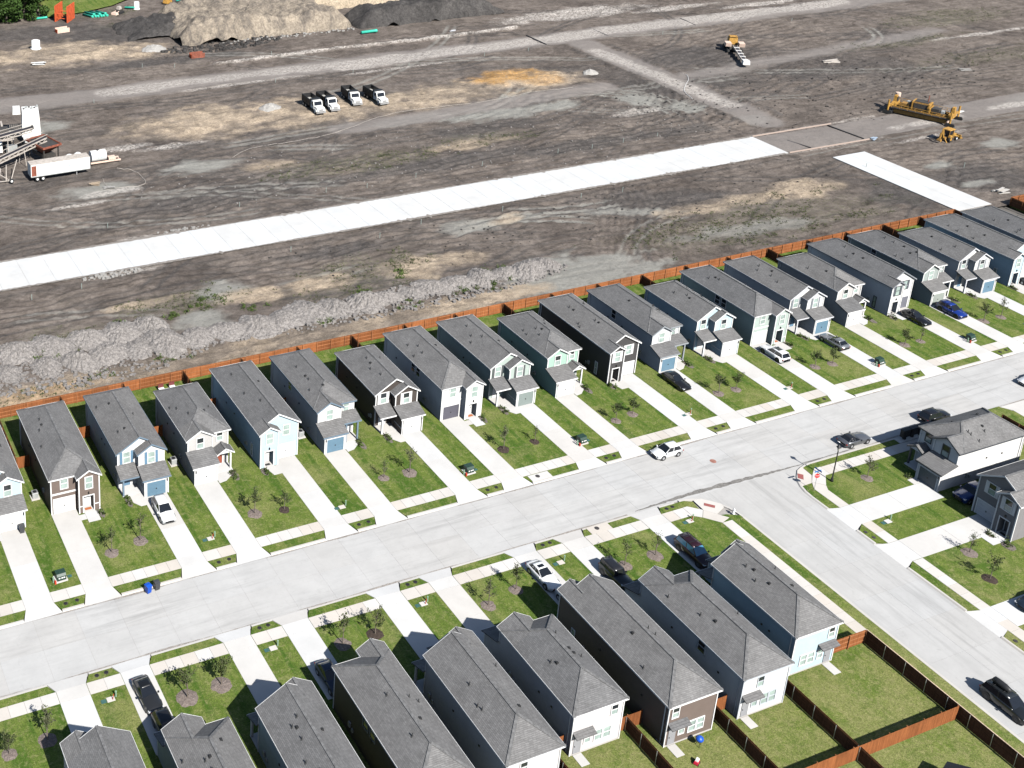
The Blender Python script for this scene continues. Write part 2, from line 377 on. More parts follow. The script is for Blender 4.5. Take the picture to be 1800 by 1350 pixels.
def gridmesh(name, X, Y, Z, mat, attrs=None, smooth=True):
    ny, nx = X.shape; co = np.stack([X, Y, Z], -1).reshape(-1, 3).astype(np.float32)
    i = np.arange(ny*nx).reshape(ny, nx); q = np.stack([i[:-1, :-1], i[:-1, 1:], i[1:, 1:], i[1:, :-1]], -1).reshape(-1, 4)
    me = bpy.data.meshes.new(name); me.vertices.add(len(co)); me.vertices.foreach_set('co', co.ravel())
    me.loops.add(q.size); me.loops.foreach_set('vertex_index', q.ravel().astype(np.int32)); me.polygons.add(len(q))
    me.polygons.foreach_set('loop_start', (np.arange(len(q))*4).astype(np.int32)); me.polygons.foreach_set('loop_total', np.full(len(q), 4, np.int32))
    me.polygons.foreach_set('use_smooth', np.full(len(q), smooth)); me.update(calc_edges=True)
    for k, a in (attrs or {}).items():
        at = me.attributes.new(k, 'FLOAT', 'POINT'); at.data.foreach_set('value', np.clip(a, 0, 1).astype(np.float32).ravel())
    me.materials.append(mat); return me
def leaf_cloud(pts, size, up=.3, seed=1):
    r = random.Random(seed); b = B()
    for p in pts:
        s_ = size*r.uniform(.6, 1.35); n = Vector((r.gauss(0, 1), r.gauss(0, 1), r.gauss(0, 1)+up)).normalized(); u = n.orthogonal().normalized(); v = n.cross(u)
        a = r.uniform(0, 6.28); u2 = u*math.cos(a)+v*math.sin(a); v2 = n.cross(u2); c = Vector(p)
        b.add([tuple(c-u2*s_*.5), tuple(c+v2*s_*.32), tuple(c+u2*s_*.5), tuple(c-v2*s_*.32)], [(0, 1, 2, 3)])
    return b

# ================================================================ SETTING
# wide base ground out to the horizon
g = B(); g.box(-2500, 3000, -1500, 4500, -1.4, -.75); tag(g.build('ground', paint('far_ground', (.12, .11, .10), .95, .3, .05)), kind='structure')

# ---- construction ground
xs = np.concatenate([np.arange(-30, 20, 1.2), np.arange(20, 290, .5), np.arange(290, 470, .9)])
ys = np.concatenate([np.arange(148.0, 215, .36), np.arange(215, 310, .55), np.arange(310, 420, 1.0), np.arange(420, 700, 5.0)])
X, Y = np.meshgrid(xs, ys)
def ell(cx, cy, rx, ry, rot=0, soft=.45):
    c, s = math.cos(rot), math.sin(rot); u = ((X-cx)*c+(Y-cy)*s)/rx; v = (-(X-cx)*s+(Y-cy)*c)/ry
    return np.clip((1-np.sqrt(u*u+v*v)+(fbm(X/4, Y/2.5, 31)-.5)*1.0)/soft, 0, 1)
def band(x0, y0, x1, y1, hw, soft=.8, wob=1.0):
    dx, dy = x1-x0, y1-y0; L2 = dx*dx+dy*dy; t = np.clip(((X-x0)*dx+(Y-y0)*dy)/L2, 0, 1)
    d = np.hypot(X-(x0+t*dx), Y-(y0+t*dy))+(fbm(X/7, Y/3, 47)-.5)*wob; return np.clip((hw-d)/soft+.5, 0, 1)
mx = np.maximum
road = mx.reduce([band(20, 276, 470, 276, 4.8, 1.6, 2.6), band(224, 268, 223.2, 203, 4.7, 1.3, 2.0), band(212, 190, 470, 190, 4.7, .5, .3), band(229, 235, 330, 243, 2.5, 2.5, 3), band(128, 233, 205, 236, 3, 1.5, 2)])
tan = mx.reduce([ell(101, 248.5, 23, 11), ell(124, 247, 18, 11), ell(142, 245, 17, 10), ell(166, 245, 24, 9, .1), ell(190, 247, 17, 8.5), ell(82, 312, 22, 12), ell(100, 307, 15, 8),
     .9*band(20, 151.5, 110, 152.5, 2.8, 2, 4), .9*ell(118, 153, 10, 2.6), ell(108, 167, 9, 4.6), ell(117, 167, 7, 3.2), ell(77, 168, 8, 3.4), ell(88, 168, 8, 3.6), .8*ell(173, 169, 11, 3), .9*ell(185, 169, 7, 3), ell(200, 168.5, 11, 5), .8*ell(60, 172, 9, 1.6), .7*ell(104, 219, 10, 3), .8*ell(150, 214, 12, 3), .7*ell(135, 178, 5, 2)])
orange = mx.reduce([ell(186, 251, 13, 7), .6*ell(193, 246, 9, 4), .35*ell(37, 152, 9, 2.2)])
grey = mx.reduce([ell(146, 233, 16, 3.2), ell(168, 229, 16, 4.5), ell(182, 229, 9, 3.5), ell(206, 226, 7, 6), ell(213, 217, 5, 5), ell(134, 154.5, 18, 7.5, -.05, .25), ell(66, 163, 6, 4), ell(73, 171, 7, 4), ell(56, 160, 4, 2), ell(60, 258, 14, 5), ell(90, 224, 10, 4), ell(66, 220, 9, 4), ell(300, 190, 18, 3.5), ell(261, 172, 6, 3.5), ell(238, 168, 5, 2), ell(236, 158, 5, 2), .8*ell(160, 172, 14, 2, -.3), .8*ell(125, 178, 9, 3.5), .7*ell(176, 158, 18, 3, -.1), ell(222, 204, 5, 4)])
pale = mx.reduce([ell(240, 296, 30, 6), ell(275, 291, 18, 2.5), ell(305, 285, 16, 2), band(120, 288.5, 215, 289, .9, .5, 1.6), .8*band(85, 276.5, 150, 276.5, 2.5, 1.5, 3), .9*band(150, 275, 330, 278, 3.4, 1.5, 3), .9*band(223, 262, 224, 215, 2.4, 1.5, 2.5), ell(78, 240, 7, 2), ell(88, 237, 9, 1.8), ell(68, 218, 7, 1.6), ell(60, 214, 9, 1), .7*ell(120, 271, 20, 1.2), .7*ell(165, 268, 22, 1), ell(258, 188, 13, 2), ell(288, 189, 9, 1.7), .8*ell(250, 181, 12, 1), ell(340, 236, 25, 1.2), .8*ell(200, 218, 9, 2.5), .6*band(212, 195.6, 250, 195.6, .5), .6*band(212, 184.5, 240, 184.5, .5), .7*ell(62, 183.5, 6, 1.2), ell(66, 196, 4, .7)])
dark = mx.reduce([ell(110, 325, 45, 12, -.1), ell(80, 335, 26, 9), ell(235, 231, 18, 9), ell(270, 225, 22, 6), ell(160, 222, 18, 4), ell(214, 232, 6, 12, .3), ell(180, 205, 40, 4), ell(130, 207, 45, 4), ell(90, 208, 35, 6), ell(245, 247, 22, 12), ell(168, 175, 25, 6, -.3), ell(215, 160, 9, 8), ell(240, 160, 14, 9), ell(96, 178, 14, 3), ell(150, 251, 5, 2.5), ell(172, 252, 6, 2.4), ell(108, 296, 35, 4)])
green = mx.reduce([ell(42, 165, 12, 5), ell(66, 170, 14, 5), .8*ell(98, 168, 18, 8), .9*ell(120, 214, 25, 6), .8*ell(155, 216, 14, 4), .7*ell(180, 160, 38, 10), ell(345, 252, 26, 9), .8*ell(310, 238, 26, 4), .6*ell(35, 152, 12, 2), ell(105, 350, 14, 9), .5*ell(110, 333, 12, 4), .6*ell(325, 220, 40, 6), ell(80, 352, 10, 3)])
hole = np.clip((fbm(X/7, Y/4.5, 171, 4, .6)-.36)*5, 0, 1); tan = tan*(.45+.55*hole); dark = np.maximum(dark, .6*(1-hole)*(tan > .1))
rough = (1-.9*np.clip(road, 0, 1))*(1-.6*np.clip(grey, 0, 1))
near = np.clip((900-np.hypot(X, Y))/600, .3, 1)
Z = (fbm(X/30, Y/10, 3, 4)-.5)*.7+(fbm(X/2.2, Y/1.7, 9, 5, .65)-.5)*.42*rough+(fbm(X/.9, Y/.8, 14, 3, .7)-.5)*.28*rough
Z += np.sin((Y+(fbm(X/60, Y/30, 61)-.5)*14)*2*math.pi/2.1)*.055*rough*np.clip((fbm(X/25, Y/6, 63)-.42)*6, 0, 1)
# machine ruts
for (x0, y0, x1, y1, hw, per, amp) in ((120, 205, 215, 208, 6, 1.9, .13), (60, 205, 130, 212, 7, 2.1, .14), (225, 172, 268, 160, 8, 2.3, .16), (225, 235, 285, 215, 9, 2.0, .16), (30, 175, 160, 178, 5, 1.8, .12), (165, 178, 150, 160, 9, 1.5, .14), (70, 288, 215, 291, 5, 2.2, .12), (90, 316, 112, 296, 3, 1.6, .22), (235, 250, 290, 260, 12, 2.4, .14), (160, 226, 200, 232, 5, 1.7, .16)):
    dx, dy = x1-x0, y1-y0; L = math.hypot(dx, dy); nx_, ny_ = -dy/L, dx/L
    d = (X-x0)*nx_+(Y-y0)*ny_+(fbm(X/13, Y/9, 71)-.5)*7; Z += np.sin(d*2*math.pi/per)*amp*band(x0, y0, x1, y1, hw, 3, 5)*rough
# curved loop of haul tracks round the eastern turn and the one north-east
for (cx, cy, rx, ry, wd) in ((196, 234, 22, 17, 5), (262, 223, 26, 11, 4), (306, 243, 9, 5, 4)):
    rr = np.hypot((X-cx)/rx, (Y-cy)/ry); d = (rr-1)*min(rx, ry)+(fbm(X/6, Y/4, 77)-.5)*1.5
    m = np.clip((wd-np.abs(d))/1.5, 0, 1)*np.clip((X-cx)/8+.6, 0, 1); Z += np.sin(d*2*math.pi/1.6)*.17*m*rough; dark = np.maximum(dark, m*.75); 
Z += .5*ell(100, 249, 18, 7)+.45*ell(124, 247, 15, 7)+.6*ell(186, 249, 16, 6)+.4*ell(160, 245, 16, 6)+1.1*ell(84, 312, 22, 12, 0, .9)
Z += .55*band(120, 288.6, 216, 289, .9, .9, 1.4)+.3*band(229.5, 262, 229.5, 203, .8, .8)+.25*band(217.6, 262, 217.6, 203, .8, .8)
# wheel tracks wandering over the dirt
tr = random.Random(99)
def stamp(x, y, rad, dz, key, amt):
    j0, j1 = np.searchsorted(xs, (x-rad, x+rad)); i0, i1 = np.searchsorted(ys, (y-rad, y+rad))
    if j1 <= j0 or i1 <= i0: return
    dd = 1-np.hypot(X[i0:i1, j0:j1]-x, Y[i0:i1, j0:j1]-y)/rad; dd = np.clip(dd*1.6, 0, 1)
    Z[i0:i1, j0:j1] += dz*dd*.34; key[i0:i1, j0:j1] = np.maximum(key[i0:i1, j0:j1], amt*dd)
def track(x, y, ang, L, curv, key, amt, gauge=2.0, dz=-.12, rad=.5):
    for k in range(int(L/.4)):
        nx_, ny_ = -math.sin(ang), math.cos(ang)
        for s_ in (-gauge/2, gauge/2): stamp(x+nx_*s_, y+ny_*s_, rad, dz, key, amt*min(1, k/8, (L/.4-k)/8))
        x += math.cos(ang)*.4; y += math.sin(ang)*.4; ang += curv*.4+tr.gauss(0, .004)
for k in range(150):
    yy = tr.choice([tr.uniform(150, 183), tr.uniform(197, 240), tr.uniform(197, 240), tr.uniform(240, 300)]); key, amt = tr.choice([(dark, .95), (dark, .8), (dark, .9), (grey, .6)])
    track(tr.uniform(30, 310), yy, tr.gauss(0, .16)+(math.pi if tr.random() < .5 else 0), tr.uniform(18, 80), tr.gauss(0, .012), key, amt, tr.uniform(1.8, 2.4), rad=tr.uniform(.35, .6) if yy < 220 else .7)
for (x, y, a, L, c, key, amt) in ((150, 231, .05, 40, .012, grey, 1), (152, 228.5, .1, 36, .02, grey, 1), (160, 226, .2, 30, .02, dark, 1), (175, 226, .5, 16, .03, dark, 1), (168, 225, .6, 14, .03, dark, 1), (206, 212, 1.2, 26, .06, grey, 1), (209, 211, 1.2, 30, .055, dark, 1), (213, 211, 1.25, 30, .05, grey, .9), (300, 238, .1, 20, .07, dark, 1), (298, 240, .1, 22, .06, grey, 1), (120, 176, .3, 22, -.02, grey, 1), (126, 178, .1, 26, -.03, grey, 1), (137, 181, -.4, 24, .02, grey, .9), (150, 178, -.7, 20, .01, dark, 1), (155, 181, -.8, 24, .015, dark, 1), (160, 181, -.7, 22, .01, dark, .9), (92, 317, -.95, 24, 0, dark, 1), (97, 318, -1.0, 25, 0, dark, 1), (88, 208, .25, 25, .01, dark, 1), (96, 206, .35, 22, .02, dark, 1), (70, 210, .3, 20, .01, dark, 1), (228, 158, .6, 18, 0, dark, 1), (240, 170, .2, 22, -.02, dark, 1), (243, 235, .5, 35, -.03, dark, .9), (247, 240, .6, 30, -.04, dark, .9)):
    track(x, y, a, L, c, key, amt, 2.2, -.2, .6)
for yb, am in ((197.2, .8), (182.2, .7), (199.5, .5)):
    for x in np.arange(20, 214, .5): stamp(x, yb+tr.gauss(0, .25), tr.uniform(.5, 1.0), .25, dark, am*tr.uniform(.4, 1))
for y in np.arange(203, 266, .5):
    for xb in (217.4, 230.2): stamp(xb+tr.gauss(0, .3), y, tr.uniform(.7, 1.3), .25, dark, tr.uniform(.5, 1))
for x in np.arange(85, 206, .5): stamp(x, 238.2+2.2*math.sin(x*.05)+tr.gauss(0, .4), tr.uniform(.7, 1.2), .2, dark, tr.uniform(.4, .95)); stamp(x, 258.3+1.2*math.sin(x*.07)+tr.gauss(0, .5), tr.uniform(.7, 1.2), .2, dark, tr.uniform(.2, .8))
# flatten under the new concrete and along the fence line
for (x0, x1, y0, y1) in ((-40, 213, 183.4, 196.2), (218, 229.6, 148, 179.8)):
    m = np.clip(np.minimum.reduce([X-x0+1.5, x1-X+1.5, Y-y0+1.5, y1-Y+1.5])/1.5, 0, 1); Z = Z*(1-m)+m*(-.02)
m = np.clip((150.5-Y)/2, 0, 1); Z = Z*(1-m)+m*.0
def ground_z(x, y):
    j = int(np.searchsorted(xs, x)); i = int(np.searchsorted(ys, y)); return float(Z[min(i, len(ys)-1), min(j, len(xs)-1)])
me = gridmesh('bare_ground', X, Y, Z, MT['dirt'], dict(tan=tan, orange=orange, grey=grey, pale=pale, dark=dark, green=green, road=road))
tag(put('bare_ground', me), kind='structure')

tag(B().add([(90, 348, .3), (101, 349.5, .4), (112, 354, .4), (128, 366, .9), (128, 390, 1.5), (88, 390, 1.5)], [(0, 1, 2, 3, 4, 5)]).build('grass_bank', MT['lawn']), kind='structure')
# ---- lawns (flat sheets), verges, kerbs, pavements
def sheet(name, poly, z, mat, kind='structure', t=.06, parent=None):
    b = B(); b.prism_z(poly, z-t, z); o = b.build(name, mat, parent)
    if parent is None: tag(o, kind=kind)
    return o
def rect(x0, x1, y0, y1): return [(x0, y0), (x1, y0), (x1, y1), (x0, y1)]
YK, YL = 108.35, 98.75                     # kerb faces of the main street
sheet('lawn', rect(-30, 217, 110.0, 147.95), 0, MT['lawn'], t=.5)
sheet('lawn', rect(-30, 103, 30, 97.38), 0, MT['lawn'], t=.5)
sheet('lawn', [(103, 30), (110.63, 30), (110.63, 93.6), (109.2, 94.4), (107.4, 94.7), (105.2, 97.38), (103, 97.38)], 0, MT['lawn'], t=.5)
sheet('lawn', [(123.4, 30), (260, 30), (260, 97.4), (126.8, 97.4), (125.4, 96.2), (123.4, 94.3)], 0, MT['lawn'], t=.5)
sheet('lawn', rect(232, 275, 110.0, 147.9), 0, MT['lawn'], t=.5)

def slabs(name, x0, x1, y0, y1, nx, ny, z, mat, gap=.025, t=.14, bedz=-.03, kindmat='bed'):
    p = sheet(name, rect(x0, x1, y0, y1), z+bedz, MT[kindmat], t=.12)
    w_, h_ = (x1-x0)/nx, (y1-y0)/ny; cache = B()
    cache.box(-w_/2+gap/2, w_/2-gap/2, -h_/2+gap/2, h_/2-gap/2, -t, 0); me = cache.mesh('slab', mat)
    for i in range(nx):
        for j in range(ny):
            o = put('slab', me, p, (x0+(i+.5)*w_, y0+(j+.5)*h_, z+random.uniform(-.002, .002)))
    return p
slabs('main_street', -28.8, 228, YL, YK, 54, 2, -.13, MT['street'], .016, .14, -.012)
sheet('street_bed', [(-29, YL-.3), (103, YL-.3), (104, 97.2), (111, 30), (122, 30), (127, 96), (129, YL-.3), (228, YL-.3), (228, YK+.3), (-29, YK+.3)], -.2, MT['bed'], t=.1)
slabs('side_street', 111.0, 121.85, 32.75, 92.0, 2, 12, -.13, MT['street_y'], .016, .14, -.012)
def arc(cx, cy, r, a0, a1, n=8): return [(cx+r*math.cos(R(a0+(a1-a0)*i/n)), cy+r*math.sin(R(a0+(a1-a0)*i/n))) for i in range(n+1)]
sheet('junction', [(111.0, 92.0), (121.85, 92.0)]+list(reversed(arc(127.4, 93.2, 5.55, 90, 180)))[0:0]+arc(127.4, 93.2, 5.55, 180, 90)+[(127.4, YL-.004), (105.4, YL-.004)]+arc(105.4, 93.2, 5.55, 90, 0)[1:], -.13, MT['street_y'], t=.1)
# dark dirt line left in the gutter across the junction mouth
def blob_strip(name, pts, mat, z):
    b = B(); V = []; 
    for x, y, w_ in pts: V += [(x, y-w_, z), (x, y+w_, z)]
    b.add(V, [(2*i, 2*i+2, 2*i+3, 2*i+1) for i in range(len(pts)-1)]); return b.build(name, mat)
mud = soil('dried_gutter_silt', (.16, .15, .14), (.30, .285, .265), 2.0)
pts = []; 
for i in range(60):
    x = 99+i*.52; u = i/59; wv = (.10+.36*math.sin(math.pi*min(1, u*1.15)))*random.uniform(.6, 1.15); pts.append((x, 99.12+.22*math.sin(u*5)+random.uniform(-.04, .04), wv*.75))
tag(blob_strip('gutter_silt', pts, mud, -.122), kind='structure')
pts = [(126.5+i*.5, 99.0+random.uniform(-.03, .03)+.12*math.exp(-i/4), random.uniform(.04, .12)) for i in range(20)]
tag(blob_strip('gutter_silt', pts, mud, -.122), kind='structure')

gut = soil('gutter_stain', (.30, .265, .235), (.40, .37, .34), 1.2)
for y0, x0, x1, sg in ((98.93, -5, 98, 1), (108.17, 10, 215, -1), (98.95, 138, 175, 1)):
    pts = []; x = x0
    while x < x1:
        wd = max(.012, .075+.06*math.sin(x*.23)+.05*math.sin(x*.71+1)+random.uniform(-.03, .03)); pts.append((x, y0+sg*(.03*math.sin(x*.4)), wd*.8)); x += .45
    tag(blob_strip('gutter_stain', pts, gut, -.1265), kind='structure')
spill = soil('spilled_soil', (.20, .175, .155), (.34, .31, .28), 1.5)
for y0, sg in ((184.72, 1), (194.88, -1)):
    pts = []; x = -20
    while x < 212: pts.append((x, y0-sg*.25, max(.02, .26+.14*math.sin(x*.17)*math.sin(x*.05+1)+random.uniform(-.09, .13)+(.5 if random.random() < .03 else 0)))); x += .5
    tag(blob_strip('soil_spill', pts, spill, .172), kind='structure')

def walk_x(x0, x1, y0, y1): 
    n = max(1, round((x1-x0)/1.55)); slabs('sidewalk', x0, x1, y0, y1, n, 1, .035, MT['walk'], .03)
def walk_y(x0, x1, y0, y1):
    n = max(1, round((y1-y0)/1.55)); slabs('sidewalk', x0, x1, y0, y1, 1, n, .035, MT['walk'], .03)

def drive(x0, x1, yface, ystrip, ywalk, yend, cuts):
    """driveway running in y from a garage to a street: apron that drops to the gutter + slabs"""
    s = 1 if yend > ywalk else -1; fl = .62
    V = [(x0-fl, yface, -.125), (x1+fl, yface, -.125), (x1, ystrip, .036), (x0, ystrip, .036)]
    if s < 0: V = V[::-1]
    b = B(); b.shell(V, [(0, 1, 2, 3)], .16); o = tag(b.build('driveway', MT['drive']), kind='structure')
    prev = ystrip; 
    for c in cuts:
        a, bb = sorted((prev, c)); q = B(); q.box(x0, x1, a+.012, bb-.012, -.10, .036); q.build('slab', MT['drive'], o); prev = c
    return o
def kerb_poly(pts, w_=.28, z=.012):
    V = []; b = B()
    for i, (x, y) in enumerate(pts):
        a = Vector(pts[max(0, i-1)]); c = Vector(pts[min(len(pts)-1, i+1)]); d = (c-a).normalized(); n = Vector((-d.y, d.x)); s_ = math.copysign(.07, w_)
        V += [(x-n.x*s_, y-n.y*s_, -.128), (x+n.x*s_, y+n.y*s_, z), (x+n.x*w_, y+n.y*w_, z)]
    b.shell(V, [(3*i+k, 3*i+k+1, 3*i+k+4, 3*i+k+3)[::-1] for i in range(len(pts)-1) for k in (0, 1)], .3); tag(b.build('kerb', MT['kerb']), kind='structure')
LOT0 = 9.386
def dx0(i): return (23.2+9.386*i) if i % 2 == 0 else (30.2+9.386*(i-1))
# which x-intervals the drives take on the upper side
up_dr = [(dx0(i), dx0(i)+3.2) for i in range(-2, 21)]
lo_dr = [(dx0(i), dx0(i)+3.25) for i in range(-2, 9)]
for i in range(-2, 21):
    x0 = dx0(i); drive(x0, x0+3.2, YK-.05, 110.0, 111.7, 124.0, [111.7, 117.3, 123.9 if i % 6 in (0, 2, 3, 5) else 125.1])
for i in range(-2, 9):
    x0 = dx0(i)+.02; drive(x0, x0+3.2, YL+.05, 97.38, 95.75, 86.0, [95.75, 91.0, 86.2])
def gaps(iv, a, b):
    out = []; p = a
    for x0, x1 in sorted(iv):
        if x0 > p: out.append((p, x0))
        p = max(p, x1)
    if p < b: out.append((p, b))
    return out
inlets_u = (90.5, 93.4); inlets_l = (90.9, 94.0)
meter_spots = []
for k, (a, b_) in enumerate(gaps(up_dr, -28, 215)):
    if a > 4:
        walk_x(a+.01, b_-.01, 110.0, 111.7)
        poly = [(a+.02+.62*(a > 5), 108.66), (b_-.64, 108.66), (b_-.02, 109.99), (a+.02, 109.99)]; sheet('verge', poly, .0, MT['lawn'], t=.4)
        kerb_poly([(a+.62, YK), (b_-.62, YK)], .31)
        if b_-a < 5: meter_spots += [(a+1.25, 109.35, 0), (b_-1.2, 109.4, 0)]
for k, (a, b_) in enumerate(gaps(lo_dr, -28, 105.2)):
    if a > 4:
        walk_x(a+.01, b_-.01 if b_ < 104 else 104.9, 95.75, 97.36)
        if b_ < 104:
            poly = [(a+.02, 97.40), (b_-.02, 97.40), (b_-.64, 98.44), (a+.64, 98.44)]
        else: poly = [(a+.02, 97.40), (105.5, 97.40), (106.7, 96.35), (107.0, 97.9), (106.0, 98.44), (a+.64, 98.44)]
        sheet('verge', poly, .0, MT['lawn'], t=.4)
        kerb_poly([(a+.62, YL), (min(b_-.62, 105.4), YL)], -.31)
        if b_-a < 5: meter_spots += [(a+1.35, 97.95, 1), (b_-1.35, 98.0, 1)]
# corner pavements, ramps and kerbs
def pave(poly, z=.04, name='sidewalk', mat='walk'): sheet(name, poly, z, MT[mat], t=.12)
pave([(104.92, 95.75), (105.9, 95.0), (107.0, 96.1), (105.6, 97.36), (104.92, 97.36)])
pave([(105.93, 94.97), (107.5, 93.3), (109.0, 93.75), (108.0, 94.85), (107.03, 96.07)])
pave([(107.06, 96.12), (108.05, 94.88), (109.9, 95.6), (110.1, 96.2), (108.4, 97.95), (107.2, 98.0)], .02)
walk_y(107.45, 109.0, 73.3, 93.28)
for nm, poly, z in (('tactile_paving', [(107.75, 96.75), (108.65, 95.85), (109.05, 96.2), (108.12, 97.12)], .052), ('tactile_paving', [(123.35, 96.7), (123.75, 96.15), (124.55, 96.95), (124.05, 97.45)], .052)):
    sheet(nm, poly, z, MT['tactile'], t=.03)
pave([(125.02, 90.2), (123.5, 90.2), (123.5, 94.2), (124.35, 95.35), (125.55, 94.2), (125.02, 93.4)])
pave([(124.4, 95.4), (125.6, 96.45), (126.95, 97.45), (128.0, 97.45), (128.0, 95.85), (127.25, 95.85), (125.6, 94.25)])
pave([(122.55, 95.3), (124.28, 95.32), (125.52, 96.5), (125.7, 98.4), (124.6, 98.0), (123.3, 96.8)], .02)
walk_x(128.02, 159.0, 95.85, 97.42)
walk_y(123.45, 125.05, 32.0, 79.6); walk_y(123.45, 125.05, 83.0, 86.85)
kerb_poly([(111.0, 93.2), (111.0, 30)], -.4); kerb_poly(arc(105.4, 93.2, 5.6, 90, 0), -.32)
kerb_poly(arc(127.4, 93.2, 5.55, 90, 180), .32)
kerb_poly([(121.85, 93.2), (121.85, 90.6)], .3); kerb_poly([(121.85, 86.2), (121.85, 83.6)], .3); kerb_poly([(121.85, 79.0), (121.85, 71.5)], .3); kerb_poly([(121.85, 67.2), (121.85, 30)], .3)
kerb_poly([(127.4, YL), (161, YL)], -.3)
for poly in ([(122.15, 90.9), (123.45, 90.3), (123.45, 94.1), (124.2, 95.25), (122.6, 95.2), (122.15, 93.4)], [(122.15, 86.0), (123.4, 86.8), (123.4, 83.1), (122.15, 83.8)], [(122.15, 78.9), (123.4, 79.6), (123.4, 71.0), (122.15, 71.6)], [(122.15, 67.1), (123.4, 67.65), (123.4, 30), (122.15, 30)]):
    a = sum(poly[i][0]*poly[(i+1) % len(poly)][1]-poly[(i+1) % len(poly)][0]*poly[i][1] for i in range(len(poly)))
    sheet('verge', poly if a > 0 else poly[::-1], .002, MT['lawn'], t=.4)
sheet('verge', [(125.75, 98.42), (125.6, 96.5), (127.0, 97.5), (142.5, 97.5), (142.5, 98.42)], .002, MT['lawn'], t=.4)
sheet('mailbox_pad', rect(142.6, 150.2, 97.5, 98.44), .03, MT['walk'], t=.2)
sheet('verge', rect(150.3, 159.5, 97.5, 98.42), .002, MT['lawn'], t=.4)
sheet('verge', [(160.3, 97.5), (164.4, 97.5), (163.6, 98.9), (161.0, 98.9)], .002, MT['lawn'], t=.4)
sheet('alley', [(164.4, 90), (176, 90), (176, 98.7), (163.6, 98.7), (164.6, 97.5)], .02, MT['drive'], t=.15)
def drive_x(y0, y1, xface, xs_, xend, cuts):
    fl = .62; V = [(xface, y1+fl, -.125), (xface, y0-fl, -.125), (xs_, y0, .036), (xs_, y1, .036)]
    b = B(); b.shell(V, [(0, 1, 2, 3)], .16); o = tag(b.build('driveway', MT['drive']), kind='structure'); prev = xs_
    for c in cuts:
        q = B(); q.box(prev+.012, c-.012, y0, y1, -.10, .036); q.build('slab', MT['drive'], o); prev = c
drive_x(86.87, 90.15, 121.8, 123.45, 137.8, [125.05, 131.5, 137.8])
drive_x(79.65, 82.95, 121.8, 123.45, 138.6, [125.05, 132, 138.6])
drive_x(67.65, 70.9, 121.8, 123.45, 137.8, [125.05, 132, 138])
# ---- new concrete road in the site and its stub
p = slabs('new_road', -28.0, 212.4, 184.6, 195.0, 51, 2, .16, MT['newroad'], .04, .34)
slabs('new_road_stub', 219.3, 228.6, 149.3, 179.2, 2, 6, .16, MT['newroad'], .04, .34)
# broken concrete crumbs spilled at the slab edges
def rubble(name, cx, cy, rx, ry, n, size, mat, label, cat='rubble'):
    b = B(); r = random.Random(name+str(cx))
    for _ in range(n):
        a = r.uniform(0, 6.28); q = math.sqrt(r.random()); x, y = cx+rx*q*math.cos(a), cy+ry*q*math.sin(a); s_ = size*r.uniform(.3, 1.2); z = ground_z(x, y)-.05
        b.prism_z([(x+s_*math.cos(t+r.uniform(-.3, .3))*.6, y+s_*math.sin(t)*.5) for t in (0, 1.3, 2.6, 3.9, 5.2)], z, z+s_*r.uniform(.3, .7))
    o = b.build(name, mat); tag(o, label, cat, kind='stuff'); return o
rubble('broken_concrete', 57, 183.6, 5.5, 1.1, 90, .55, MT['gravel'], 'scattered broken concrete along the near edge of the white road', 'rubble')
rubble('broken_concrete', 75, 196.2, 6, .5, 40, .4, MT['gravel'], 'crumbs of concrete along the far edge of the white road', 'rubble')
rubble('clod_field', 128, 303.5, 18, 4.5, 420, .8, MT['moundd'], 'dark soil clods at the foot of the tan spoil mound', 'clods')
rubble('pale_stones', 150, 305, 22, 2, 120, .6, MT['gravel'], 'pale stones at the toe of the spoil mound', 'stones')
# ================================================================ HOUSES
W = 5.95; PZ = .6; EZ = 5.28
SID = {}
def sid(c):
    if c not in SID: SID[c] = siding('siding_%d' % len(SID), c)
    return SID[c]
PNT = {}
def pnt(c, rough=.5):
    if (c, rough) not in PNT: PNT[(c, rough)] = paint('house_paint_%d' % len(PNT), c, rough, .06, 1.5)
    return PNT[(c, rough)]

